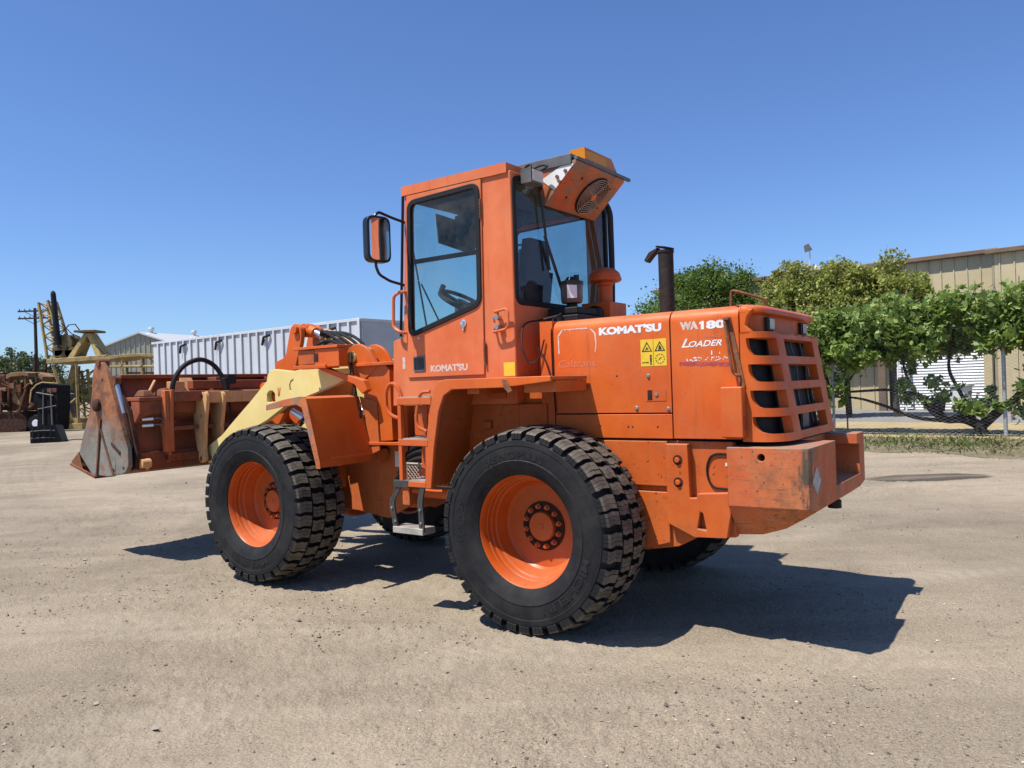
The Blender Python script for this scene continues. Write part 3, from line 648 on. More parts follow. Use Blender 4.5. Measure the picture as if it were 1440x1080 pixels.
for k in range(24):
    x = -0.855-k*0.013; z = 1.648-0.0006*k; m.prism([(x,z-0.016*rr_.uniform(.5,1.2)),(x-0.0135,z-0.016*rr_.uniform(.5,1.2)),(x-0.0135,z+0.008),(x,z+0.010)], 'y', YD-0.001, YD-0.0006)
tag(m.build('decal_scrap', 'decal_purple', HD), kind='stuff')
# yellow warning decal: two panels, four pictograms
WD = MB(); WD.box(-0.774,-0.602,YD-0.001,YD,1.640,1.806); WD = WD.build('warning_decal', 'decal_yellow', HD)
m = MB(); y0, y1 = YD+0.0003, YD+0.0008
m.box(-0.687,-0.689,y0,y1,1.640,1.806)
for cx in (-0.645,-0.731):
    t = [(cx-0.036,1.730),(cx+0.036,1.730),(cx,1.792)]; m.plate(t, [inset(t, 0.006)], 'y', y0, y1)
m.box(-0.640,-0.648,y0,y1,1.742,1.758); m.prism([(-0.63,1.738),(-0.66,1.748),(-0.645,1.753)], 'y', y0, y1)
m.prism([(-0.72,1.738),(-0.745,1.740),(-0.735,1.765),(-0.728,1.768)], 'y', y0, y1)
m.box(-0.612,-0.616,y0,y1,1.655,1.668); m.prism([(-0.618,1.6655),(-0.648,1.6655),(-0.648,1.6605),(-0.618,1.6605)], 'y', y0, y1)
m.prism([(-0.648,1.670),(-0.648,1.656),(-0.656,1.663)], 'y', y0, y1)
m.box(-0.664,-0.676,y0,y1,1.668,1.695); m.box(-0.664,-0.6685,y0,y1,1.647,1.668); m.box(-0.6715,-0.676,y0,y1,1.647,1.668); m.lathe([(0.007,0),(0.007,0.0005),(0,0.0005)], (-0.67,y0,1.704), (0,1,0), 12)
for k in range(10):
    a = 2*pi*k/10; a2 = a+0.38; cx, cz, r0, r1 = -0.731, 1.683, 0.026, 0.031
    m.prism([(cx+r0*math.cos(a),cz+r0*math.sin(a)),(cx+r1*math.cos(a),cz+r1*math.sin(a)),(cx+r1*math.cos(a2),cz+r1*math.sin(a2)),(cx+r0*math.cos(a2),cz+r0*math.sin(a2))], 'y', y0, y1)
m.prism([(-0.715,1.67),(-0.745,1.692),(-0.731,1.690)], 'y', y0, y1)
m.build('warning_pictogram', 'decal_black', HD)
# side box, rusty prop handle, bent rod on top
m = MB(); m.box(-1.125,-1.252,0.641,0.705,1.208,1.50); m.build('side_box', 'orange', HD, 0.008)
m = MB(); m.box(-1.252,-1.254,0.66,0.69,1.25,1.33); m.build('reflector', 'decal_purple', HD)
m = MB(); m.tube(fillet([(-1.155,0.642,1.885),(-1.152,0.672,1.880),(-1.190,0.678,1.60),(-1.196,0.668,1.575),(-1.222,0.665,1.562),(-1.226,0.642,1.562)], 0.02), 0.009, 8)
m.prism([(-1.150,1.905),(-1.180,1.905),(-1.255,1.50),(-1.232,1.50)], 'y', 0.6405, 0.649); m.box(-1.145,-1.178,0.641,0.68,1.885,1.90)
m.build('prop_handle', 'rodrust', HD, 0.002)
m = MB(); m.tube(fillet([(-1.062,0.30,1.97),(-1.066,0.30,2.095),(-1.10,0.30,2.088),(-1.262,0.25,2.028),(-1.27,0.24,1.96)], 0.03), 0.009, 8); m.build('grab_rod', 'rodrust', HD)
# exhaust stack with rain flap
EX = MB(); EX.cyl((-0.505,0,1.95),(-0.505,0,2.455),0.053,24); EX.lathe([(0.053,0),(0.058,0.0),(0.058,0.02),(0.05,0.02)], (-0.505,0,2.435), (0,0,1), 24); EX = EX.build('exhaust_pipe', 'exhaust', LD, 0.004)
m = MB(); m.lathe([(0.0,-0.004),(0.064,-0.004),(0.066,0.004),(0.0,0.010)], (-0.500,0,2.474), (-0.22,0,1), 24); m.build('rain_flap', 'exhaust', EX)
m = MB(); m.prism([(-0.455,2.478),(-0.390,2.452),(-0.352,2.400),(-0.372,2.382),(-0.415,2.428),(-0.452,2.455)], 'y', -0.032, 0.032); m.build('flap_counterweight', 'exhaust', EX, 0.004)
# pre-cleaner and its box
m = MB(); m.lathe([(0.058,2.0),(0.058,2.30),(0.066,2.305),(0.066,2.335),(0.05,2.34)], (0.17,-0.35,0), (0,0,1), 28); m.box(0.05,0.30,-0.47,-0.20,1.96,2.165)
PC = m.build('pre_cleaner', 'orange', LD, 0.006)
m = MB(); m.lathe([(0.0,2.335),(0.118,2.335),(0.132,2.345),(0.132,2.362),(0.126,2.368),(0.126,2.376),(0.118,2.40),(0.085,2.432),(0.04,2.446),(0.0,2.448)], (0.17,-0.35,0), (0,0,1), 36); m.build('cap', 'orange', PC)
m = MB(); m.lathe([(0.06,0),(0.075,0.0),(0.08,0.03),(0.075,0.06),(0.06,0.06)], (0.16,-0.13,2.05), (0,0,1), 20); m.cyl((0.16,-0.14,2.08),(0.16,-0.22,2.08),0.055,16); m.build('intake_hose', 'black', PC)
# smoky bowl (dust bowl) on the front of the hood
m = MB(); m.lathe([(0.0,2.13),(0.072,2.13),(0.078,2.15),(0.083,2.265),(0.080,2.275),(0.0,2.278)], (0.145,0.20,0), (0,0,1), 28); FB = m.build('dust_bowl', 'smoke', LD)
m = MB(); m.lathe([(0.086,2.262),(0.088,2.285),(0.05,2.295),(0.03,2.32),(0.0,2.325)], (0.145,0.20,0), (0,0,1), 28); m.cyl((0.12,0.17,2.29),(0.12,0.17,2.335),0.02,10); m.build('bowl_lid', 'blackgloss', FB)
m = MB(); m.cyl((0.145,0.20,1.95),(0.145,0.20,2.13),0.04,12); m.box(0.02,0.27,0.06,0.34,2.04,2.09); m.box(-0.02,0.24,-0.1,0.4,1.965,2.03); m.build('bowl_bracket', 'black', FB, 0.01)
m = MB(); m.prism([(0.13,2.16),(0.20,2.16),(0.20,2.255),(0.13,2.25)], 'x', 0.06, 0.062)
m.xf(Matrix.Translation((0.145,0.20,0)) @ Matrix.Rotation(-1.0,4,'Z') @ Matrix.Translation((-0.145,-0.165,0))); m.build('bowl_label', 'white', FB)
m = MB()
m.tube(fillet([(0.20,0.35,2.02),(0.30,0.62,1.98),(0.26,0.70,1.80),(0.20,0.69,1.68),(0.14,0.66,1.72),(0.10,0.655,1.85)], 0.08), 0.006, 6)
m.tube(fillet([(0.12,0.30,2.02),(0.06,0.60,2.0),(0.047,0.648,1.90),(0.045,0.648,1.60),(0.03,0.648,1.36)], 0.05), 0.005, 6)
m.tube(fillet([(0.16,0.66,1.80),(0.10,0.66,1.74),(0.06,0.655,1.60)], 0.05), 0.005, 6)
m.tube(fillet([(0.26,0.1,2.0),(0.2,0.3,2.06),(0.1,0.42,2.03),(0.2,0.5,2.0)], 0.05), 0.010, 6)
m.build('cable', 'black', LD)
# ---------------------------------------------------------------- rear engine cover with the grille
def gmap(u, z):
    uu = u if u <= 3 else 6-u; sg = 1 if u <= 3 else -1
    xf = -1.475+(z-1.18)*0.155; xs = -1.335+(z-1.18)*0.085
    if uu <= 1: x, y = -1.228+(xs+1.228)*uu, 0.64
    elif uu <= 2:
        a = (uu-1)*pi/2; ry = 0.20; y = 0.44+ry*math.cos(a); x = xs+(xf-xs)*math.sin(a)
    else: y = 0.44*(3-uu); x = xf
    return x, y*sg
rows = [(1.672,1.775),(1.522,1.625),(1.372,1.475),(1.228,1.325)]
holes = []
for zb, zt in rows:
    lh = [(0.62, zt)]+[(0.62+0.75*(1-math.cos(a)), zt-0.018-(zt-zb-0.018)*math.sin(a)) for a in np.linspace(0.0, pi/2, 7)]+[(1.93, zb), (1.93, zt)]
    holes.append(lh); holes.append([(6-a, b) for a, b in lh])
    holes.append(rrect(2.27, 3.73, zb, zt, 0.004, 1))
g = MB(); F = lambda a, b: (a, 0, b); es = []
for lp in [[(0,1.182),(6,1.182),(6,1.812),(0,1.812)]]+holes:
    vs = [g.bm.verts.new(F(*p)) for p in lp]; es += [g.bm.edges.new((vs[i], vs[(i+1) % len(vs)])) for i in range(len(vs))]
bmesh.ops.triangle_fill(g.bm, edges=es, use_beauty=True)
for k in list(np.arange(0.25, 5.9, 0.125)):
    bmesh.ops.bisect_plane(g.bm, geom=g.bm.verts[:]+g.bm.edges[:]+g.bm.faces[:], plane_co=(k,0,0), plane_no=(1,0,0))
bmesh.ops.remove_doubles(g.bm, verts=g.bm.verts[:], dist=1e-5)
for v in g.bm.verts:
    x, y = gmap(v.co.x, v.co.z); v.co = Vector((x, y, v.co.z))
GR = g.build('grille', 'orange', LD, 0.0, ang=40)
so_ = GR.modifiers.new('solid', 'SOLIDIFY'); so_.thickness = 0.055; so_.offset = -1
bv_ = GR.modifiers.new('bevel', 'BEVEL'); bv_.width = 0.006; bv_.segments = 2; bv_.limit_method = 'ANGLE'; bv_.angle_limit = math.radians(50); bv_.harden_normals = True
if True:   # make sure the shell thickens inwards
    nsum = sum(p.normal.x for p in GR.data.polygons if abs(p.center.y) < 0.3)
    if nsum > 0: so_.offset = 1
def planpoly(z, off): return [(gmap(u, z)[0]+off*(1 if u > 0.3 and u < 5.7 else 0), gmap(u, z)[1]*(1-off/0.7)) for u in np.linspace(0, 6, 49)]
m = MB(); m.loft([[(x, y, z) for x, y in planpoly(z, 0.085)] for z in (1.19, 1.45, 1.80)]); m.build('radiator_core', 'radiator', GR)
m = MB()
for k in range(3):
    yk = 0.15-0.22*k; m.tube([(-1.385,yk,1.24),(-1.36,yk+0.03,1.42),(-1.34,yk-0.02,1.60),(-1.315,yk+0.03,1.78)], 0.006, 6)
m.box(-1.40,-1.385,-0.12,0.02,1.23,1.34); m.build('radiator_tube', 'grey', GR)
m = MB(); m.loft([[(x, y, z) for x, y in planpoly(z, o)] for z, o in ((1.80,0.0),(1.812,0.0),(1.8121,0.075),(1.93,0.06),(1.9301,0.03))]); m.build('lamp_niche', 'orange', GR, 0.004)
def capring(z, off): return [(x, y, z) for x, y in planpoly(1.97, off)]
m = MB(); m.loft([capring(1.918,0.012), capring(1.925,0.0), capring(1.945,0.0), capring(1.958,0.012), capring(1.969,0.035), capring(1.976,0.075)]); m.build('top_cap', 'orange', GR, ang=50)
for s in (1, -1):
    m = MB(); m.prism([(-1.228,1.80),(-1.228,1.95),(-1.31,1.94),(-1.275,1.90),(-1.262,1.85),(-1.30,1.81)], 'y', 0.59*s, 0.6395*s)
    m.build('niche_cheek', 'orange', GR, 0.008)
for y in (0.36, -0.36):
    xa = -1.290
    m = MB(); m.box(xa-0.035, xa+0.03, y-0.055, y+0.055, 1.825, 1.905); L_ = m.build('tail_lamp', 'blackgloss', GR, 0.006)
    m = MB(); m.box(xa-0.044, xa-0.036, y-0.042, y+0.042, 1.833, 1.897); m.build('lens', 'lens', GR, 0.004)
# ---------------------------------------------------------------- cab
CB = empty('cab', parent=LD)
sidep = [(0.325,1.42),(1.487,1.42),(1.463,1.92),(1.352,1.945),(1.300,3.03),(0.335,3.03)]
winp = round2([(1.240,2.945),(0.592,2.968),(0.602,2.135),(1.265,1.955)], 0.06, 5)
for s in (1, -1):
    wp = winp if s > 0 else round2([(1.24,2.93),(0.50,2.95),(0.50,2.05),(1.25,1.95)], 0.05, 4)
    m = MB(); m.plate(sidep, [wp], 'y', 0.652*s, 0.690*s); m.build('side_wall', 'cab', CB, 0.006)
    g1 = inset(wp, -0.022); g2 = inset(wp, 0.016)
    m = MB(); m.plate(g1, [g2], 'y', 0.683*s, (0.714 if s > 0 else 0.700)*s); m.build('window_seal', 'black', CB, 0.005)
    m = MB(); m.plate(inset(wp, 0.008), [], 'y', 0.690*s, 0.694*s); m.build('side_window', 'glass', CB)
# door leaf: a proud plate with its own window opening
door = [(0.580,1.632),(1.312,1.632),(1.300,2.2),(1.270,3.008),(0.558,3.008)]
m = MB(); m.plate(door, [inset(winp, -0.012)], 'y', 0.691, 0.703); DR = m.build('door', 'cab', CB, 0.004)
m = MB(); m.box(0.60,1.25,0.688,0.698,2.485,2.520); m.build('window_bar', 'blackgloss', CB, 0.003)
m = MB(); m.lathe([(0.028,0),(0.028,0.006),(0.018,0.010),(0.012,0.022),(0.0,0.022)], (0.753,0.703,2.005), (0,1,0), 20); m.box(0.747,0.759,0.703,0.712,1.955,1.985); m.build('door_lock', 'chrome', CB)
m = MB(); m.plate(rrect(1.131,1.246,1.678,1.790,0.01), [rrect(1.141,1.236,1.688,1.780,0.008)], 'y', 0.703, 0.709); m.build('handle_frame', 'grey', CB)
m = MB(); m.box(1.140,1.237,0.7032,0.7045,1.687,1.781); m.box(1.150,1.20,0.7045,0.707,1.70,1.775); m.build('door_handle', 'blackgloss', CB)
m = MB(); m.lathe([(0.010,0),(0.010,0.004),(0,0.005)], (1.186,0.703,1.927), (0,1,0), 12); m.build('door_screw', 'steel', CB)
for z0, z1 in ((2.73,2.87),(1.70,1.87)):
    m = MB()
    for k in range(6): m.cyl((0.569,0.705,z0+(z1-z0)*k/6),(0.569,0.705,z0+(z1-z0)*(k+0.85)/6),0.009,8)
    m.build('hinge', 'rodrust', CB)
text('lettering', "KOMAT'SU", 'decal_worn', CB, (1.080,0.7036,1.668), XB, UP, 0.353, 0.052, bold=0.045)
m = MB(); m.box(0.322,0.417,0.690,0.6915,1.615,1.709); m.build('yellow_label', 'decal_yellow', CB)
m = MB(); m.box(1.345,1.372,0.690,0.6915,1.70,1.79); m.build('white_label', 'decal_worn', CB)
# small grab bracket with two knobs behind the door
m = MB(); m.tube(fillet([(0.455,0.69,2.060),(0.455,0.735,2.060),(0.350,0.735,2.075),(0.335,0.735,2.05),(0.335,0.735,1.96),(0.36,0.735,1.935),(0.47,0.735,1.922),(0.47,0.69,1.922)], 0.02), 0.009, 8); m.build('grab_bracket', 'cab', CB)
m = MB()
for z in (2.02, 1.955): m.cyl((0.43,0.70,z),(0.43,0.745,z),0.017,10); m.cyl((0.49,0.69,z),(0.49,0.70,z),0.009,8)
m.build('knob', 'steel', CB)
# rear wall, window, floor, front
rw = [(-0.69,1.42),(0.69,1.42),(0.69,3.03),(-0.69,3.03)]; rwin = rrect(-0.655,0.655,2.125,2.985,0.06,5)
m = MB(); m.plate(rw, [rwin], 'x', 0.312, 0.345); m.build('rear_wall', 'cab', CB, 0.012)
m = MB(); m.plate(inset(rwin,-0.02), [inset(rwin,0.018)], 'x', 0.303, 0.340); m.build('window_seal', 'black', CB, 0.005)
m = MB(); m.plate(inset(rwin,0.008), [], 'x', 0.318, 0.322); m.build('rear_window', 'glass_dark', CB)
m = MB(); m.box(0.345,1.47,-0.65,0.65,1.44,1.50); m.box(0.345,1.45,-0.650,-0.640,1.5,1.95); m.build('floor', 'interior', CB)
m = MB()
for s in (1, -1): m.hexa([(1.352,0.64*s,1.93),(1.30,0.64*s,1.93),(1.30,0.688*s,1.93),(1.352,0.688*s,1.93),(1.300,0.64*s,3.02),(1.25,0.64*s,3.02),(1.25,0.688*s,3.02),(1.300,0.688*s,3.02)])
m.build('front_pillar', 'cab', CB, 0.006)
m = MB(); m.hexa([(1.487,-0.655,1.45),(1.45,-0.655,1.45),(1.45,0.655,1.45),(1.487,0.655,1.45),(1.463,-0.655,1.93),(1.43,-0.655,1.93),(1.43,0.655,1.93),(1.463,0.655,1.93)]); m.build('front_wall', 'cab', CB, 0.006)
# windscreen: bowed glass from pillar to pillar with black edge strips
def wsx(y, z): return 1.455-(z-1.93)*0.062-0.075*(abs(y)/0.69)**3
m = MB(); G = 14; vs = [[m.bm.verts.new((wsx(y,z), y, z)) for y in np.linspace(-0.688,0.688,G)] for z in np.linspace(1.93,3.02,8)]
for a, b in zip(vs, vs[1:]):
    for k in range(G-1): m.bm.faces.new((a[k],a[k+1],b[k+1],b[k]))
m.build('windscreen', 'glass', CB)
m = MB()
for s in (1, -1): m.tube([(wsx(0.69,z)+0.003, 0.69*s, z) for z in (1.95,2.3,2.65,3.01)], 0.011, 6)
m.build('windscreen_edge', 'black', CB)
# roof
m = MB(); m.box(0.335,1.318,-0.705,0.705,3.012,3.082); m.bev(0.010, 2)
RFf = m.build('roof', 'cab', CB, ang=40)
m = MB(); m.box(0.36,1.29,-0.66,0.66,2.97,3.011); m.build('headliner', 'interior', CB)
m = MB(); m.box(0.05,0.56,-0.47,0.305,3.150,3.176); m.box(0.05,0.56,0.295,0.312,3.10,3.176); m.box(0.40,0.54,-0.30,0.20,3.08,3.15); m.build('roof_duct', 'grey', CB, 0.004)
m = MB(); m.prism([(1.15,2.90),(0.80,2.965),(0.80,2.955),(1.14,2.70)], 'y', -0.30, 0.28); m.build('sun_visor', 'interior', CB)
m = MB(); m.hexa([(1.27,-0.10,2.66),(1.28,-0.10,2.66),(1.28,0.34,2.70),(1.27,0.34,2.70),(1.27,-0.22,2.90),(1.28,-0.22,2.90),(1.28,0.36,2.93),(1.27,0.36,2.93)]); m.build('sun_blind', 'interior', CB)
# seat, wheel, column, levers
m = MB(); m.hexa([(0.55,-0.24,1.75),(1.0,-0.24,1.78),(1.0,0.24,1.78),(0.55,0.24,1.75),(0.55,-0.24,1.90),(1.02,-0.23,1.93),(1.02,0.23,1.93),(0.55,0.24,1.90)])
m.hexa([(0.50,-0.23,1.85),(0.62,-0.23,1.85),(0.62,0.23,1.85),(0.50,0.23,1.85),(0.40,-0.20,2.42),(0.48,-0.20,2.42),(0.48,0.20,2.42),(0.40,0.20,2.42)]); m.bev(0.04,3)
m.box(0.55,0.95,-0.2,0.2,1.5,1.76); m.xf(Matrix.Translation((0.10,0.08,0))); m.build('seat', 'seat', CB, ang=40)
m = MB(); m.hexa([(0.39,-0.15,2.45),(0.47,-0.15,2.45),(0.47,0.15,2.45),(0.39,0.15,2.45),(0.37,-0.13,2.70),(0.44,-0.13,2.70),(0.44,0.13,2.70),(0.37,0.13,2.70)]); m.bev(0.035,3); m.box(0.42,0.44,-0.08,-0.06,2.38,2.5); m.box(0.42,0.44,0.06,0.08,2.38,2.5); m.xf(Matrix.Translation((0.11,0.09,-0.05))); m.build('headrest', 'seat', CB, ang=40)
sw = Matrix.Translation((1.20,0.15,2.235)) @ Matrix.Rotation(-0.55,4,'Y')
m = MB(); m.tube([(0.20*math.cos(a),0.20*math.sin(a),0) for a in np.linspace(0,2*pi,33)[:-1]], 0.017, 8, True)
for k in range(3):
    a = 0.5+k*2*pi/3; m.tube([(0,0,-0.02),(0.195*math.cos(a),0.195*math.sin(a),0)], 0.018, 6)
m.lathe([(0,-0.04),(0.05,-0.03),(0.05,0.01),(0,0.015)], (0,0,0), (0,0,1), 16); m.lathe([(0,0.0),(0.022,0.0),(0.022,0.05),(0.0,0.06)], (0.17,0.10,0.01), (0,0,1), 12); m.xf(sw); m.build('steering_wheel', 'blackgloss', CB)
m = MB(); m.cyl((1.30,0.15,1.5),(1.22,0.15,2.20),0.05,12); m.prism([(1.10,1.5),(1.40,1.5),(1.40,1.98),(1.22,2.04),(1.12,1.9)], 'y', -0.25, 0.3); m.cyl((1.08,0.1,2.1),(1.16,0.28,2.16),0.008,6); m.box(0.6,1.1,-0.6,-0.3,1.5,1.92); m.build('console', 'interior', CB, 0.01)
m = MB()
for y in (-0.42,-0.50): m.cyl((1.0,y,1.9),(0.98,y,2.12),0.008,6); m.lathe([(0,0),(0.02,0.01),(0.02,0.04),(0,0.05)], (0.98,y,2.11), (0,0,1), 8)
m.build('lever', 'blackgloss', CB)
# wipers
m = MB(); m.tube([(1.43,0.10,1.98),(1.40,0.42,2.38)], 0.007, 6); m.tube([(1.42,0.35,2.05),(1.39,0.52,2.66)], 0.010, 4); m.build('wiper', 'blackgloss', CB)
m = MB(); m.tube([(0.296,0.02,2.16),(0.290,0.30,2.62)], 0.007, 6); m.tube([(0.293,0.05,2.16),(0.290,0.32,2.62)], 0.006, 6); m.tube([(0.290,0.26,2.38),(0.290,0.345,2.92)], 0.011, 4); m.build('wiper', 'blackgloss', CB)
# dark hoses running up the right rear corner
m = MB(); m.tube(fillet([(0.22,-0.55,2.05),(0.24,-0.60,2.5),(0.20,-0.52,2.95),(0.25,-0.45,3.06)],0.1), 0.020, 8); m.tube(fillet([(0.24,-0.60,2.05),(0.26,-0.66,2.5),(0.22,-0.58,2.95),(0.27,-0.50,3.06)],0.1), 0.020, 8); m.build('coolant_hose', 'black', CB)
# mirrors
def mirror(s):
    r = empty('mirror', parent=LD)
    c = Vector((1.315, 0.965*s, 2.65)); rot = Matrix.Translation(c) @ Matrix.Rotation(-0.22*s, 4, 'Z')
    m = MB(); m.plate(rrect(-0.10,0.10,-0.17,0.17,0.06,5), [], 'x', -0.012, 0.05); m.bev(0.015,3); m.xf(rot); m.build('housing', 'blackgloss', r, ang=45)
    m = MB(); m.plate(rrect(-0.083,0.083,-0.153,0.153,0.05,5), [], 'x', -0.0165, -0.0125); m.xf(rot); m.build('glass', 'mirror', r)
    m = MB(); m.tube(fillet([(1.31,0.68*s,2.815),(1.33,0.80*s,2.835),(1.34,0.93*s,2.86),(1.345,0.965*s,2.83),(1.34,0.965*s,2.80)],0.03), 0.011, 8); m.build('arm', 'blackgloss', r)
    m = MB(); m.tube(fillet([(1.335,0.68*s,2.34),(1.35,0.82*s,2.36),(1.355,0.93*s,2.40),(1.35,0.965*s,2.46),(1.345,0.965*s,2.50)],0.03), 0.011, 8); m.build('arm', 'blackgloss', r)
both(mirror)
m = MB(); m.tube(fillet([(1.30,0.69,2.285),(1.32,0.742,2.285),(1.395,0.745,2.26),(1.405,0.745,2.02),(1.33,0.742,1.975),(1.31,0.69,1.975)],0.035), 0.013, 8); m.build('grab_rail', 'cab', LD)
# ---------------------------------------------------------------- air conditioner on the cab's rear
AC = empty('air_conditioner', parent=LD)
ya, yb = -0.435, 0.300
m = MB(); m.prism([(0.318,2.860),(0.335,2.880),(0.335,3.135),(0.015,3.128),(0.015,3.105),(0.290,2.845)], 'y', ya, yb); m.build('housing', 'cw', AC, 0.005)
fd = Vector((0.275,0,-0.260)).normalized(); fn = Vector((-0.260,0,-0.275)).normalized(); fc = Vector((0.1525,-0.155,2.975))+fn*0.002
yv = Vector((0,1,0))
m = MB()
for r in np.arange(0.034,0.152,0.0168): m.tube([fc+fn*0.016+(fd*math.cos(a)+yv*math.sin(a))*r for a in np.linspace(0,2*pi,41)[:-1]], 0.0036, 5, True)
for k in range(4):
    a = k*pi/2+0.4; m.tube([fc+fn*0.016+(fd*math.cos(a)+yv*math.sin(a))*0.02, fc+fn*0.016+(fd*math.cos(a)+yv*math.sin(a))*0.145, fc+(fd*math.cos(a)+yv*math.sin(a))*0.155], 0.004, 5)
m.build('fan_guard', 'guard', AC)
m = MB(); m.lathe([(0.0,0.020),(0.030,0.020),(0.028,0.026),(0.0,0.028)], fc, fn, 20); m.build('fan_hub', 'cab', AC)
m = MB(); m.lathe([(0.0,0.0005),(0.150,0.0005),(0.158,0.006),(0.164,0.0)], fc, fn, 40); m.build('fan_opening', 'hub_dark', AC)
m = MB(); m.lathe([(0.0,0.001),(0.032,0.001),(0.030,0.018),(0.0,0.022)], fc, fn, 20)
for k in range(6):
    a = k*pi/3; d1 = fd*math.cos(a)+yv*math.sin(a); d2 = fd*math.cos(a+0.5)+yv*math.sin(a+0.5)
    v = [m.bm.verts.new(q) for q in (fc+fn*0.003+d1*0.03, fc+fn*0.003+d1*0.135, fc+fn*0.010+d2*0.135, fc+fn*0.010+d2*0.03)]; m.bm.faces.new(v)
m.build('fan', 'hub_dark', AC)
m = MB(); m.prism([(0.033,3.098),(0.20,2.94),(0.31,3.03),(0.10,3.118)], 'y', yb+0.001, yb+0.004); m.build('side_bracket', 'white', AC)
m = MB(); 
for x, z in ((0.10,3.06),(0.17,3.03),(0.15,2.99)): m.lathe([(0.013,0),(0.013,0.012),(0,0.013)], (x,yb+0.004,z), (0,1,0), 10)
m.build('fitting', 'rodrust', AC)
for kx, kz in ((0.06,-0.24),(0.06,0.18),(0.235,-0.26),(0.235,0.20)):
    p = Vector((0.015,0,3.105))+fd*(kx+0.03); m = MB(); m.lathe([(0.010,0),(0.010,0.003),(0,0.004)], p+Vector((0,-0.07+kz,0))+fn*0.002, fn, 8); m.build('screw', 'hub_dark', AC)
m = MB(); m.box(0.004,0.030,ya-0.09,yb,3.128,3.152); m.build('trim_strip', 'grey', AC, 0.003)
BE = MB(); BE.hexa([(0.02,-0.33,3.155),(0.19,-0.33,3.155),(0.19,0.16,3.155),(0.02,0.16,3.155),(0.045,-0.29,3.262),(0.165,-0.29,3.262),(0.165,0.12,3.262),(0.045,0.12,3.262)]); BE.bev(0.012,3)
BE = BE.build('beacon', 'amber', LD, ang=45); m = MB(); m.box(0.015,0.195,-0.34,0.17,3.140,3.156); m.build('beacon_base', 'rodrust', BE)
WL = MB(); WL.box(0.20,0.285,0.45,0.60,2.945,3.045); WL.bev(0.012,2); WL = WL.build('work_lamp', 'grey', LD, ang=45)
m = MB(); m.box(0.190,0.200,0.462,0.588,2.957,3.033); m.build('lens', 'lens', WL, 0.004)
m = MB(); m.tube(fillet([(0.25,0.52,3.04),(0.26,0.50,3.10),(0.33,0.48,3.09),(0.36,0.46,3.05)],0.03), 0.008, 6); m.tube(fillet([(0.24,0.44,3.05),(0.18,0.40,3.09),(0.26,0.36,3.12),(0.34,0.40,3.09)],0.03), 0.007, 6); m.build('lamp_cable', 'black', WL)
# ---------------------------------------------------------------- rear fenders, deck, ladder
def fender(s):
    r = empty('fender', parent=LD)
    outer = [(-0.225,1.600),(0.613,1.603),(0.665,1.588),(0.713,1.544),(0.752,1.40),(0.800,1.15),(0.812,0.866),(0.760,0.868),(0.722,1.148),(0.672,1.39),(0.625,1.495),(0.552,1.534),(0.13,1.536),(-0.225,1.566)]
    m = MB(); m.prism(outer, 'y', 1.070*s, 1.100*s); m.build('flange', 'orange', r, 0.006)
    inner = [(-0.225,1.598),(0.605,1.598),(0.660,1.582),(0.706,1.540),(0.745,1.40),(0.793,1.15),(0.803,0.88),(0.780,0.88),(0.77,1.15),(0.722,1.39),(0.685,1.525),(0.645,1.558),(0.60,1.575),(-0.225,1.575)]
    m = MB(); m.prism(inner, 'y', 0.66*s, 1.0695*s); m.build('deck_sheet', 'frame', r, 0.004)
    m = MB(); m.box(-0.22,0.02,0.66*s,1.03*s,1.50,1.573); m.box(0.40,0.50,0.66*s,1.0*s,1.50,1.574); m.build('stiffener', 'frame', r, 0.004)
    m = MB(); m.prism([(0.135,1.590),(0.100,1.585),(0.055,1.515),(0.085,1.500),(0.12,1.535)], 'y', 1.101*s, 1.110*s); m.build('reflector_tab', 'rodrust', r, 0.003)
both(fender)
m = MB(); m.box(0.325,1.30,-0.66,0.66,1.19,1.42); m.box(0.10,0.80,0.52,0.655,0.95,1.42); m.box(0.10,0.80,-0.655,-0.52,0.95,1.42); m.box(0.095,0.33,-0.60,0.60,1.42,1.60)
m.build('cab_mount', 'frame', LD, 0.006)
m = MB(); m.box(0.70,1.15,0.61,0.665,1.07,1.10); m.build('mount_rail', 'frame', LD, 0.003); m = MB(); m.box(0.40,0.56,0.657,0.70,1.46,1.53); m.build('mount_bracket', 'frame', LD, 0.003); m = MB(); m.box(0.55,0.62,0.657,0.69,1.25,1.30); m.build('mount_bracket', 'frame', LD, 0.003)
for k in range(5): m = MB(); m.lathe([(0.008,0),(0.008,0.006),(0,0.006)], (0.50+0.12*k,0.658,1.20), (0,1,0), 8); m.build('mount_bolt', 'steel', LD)
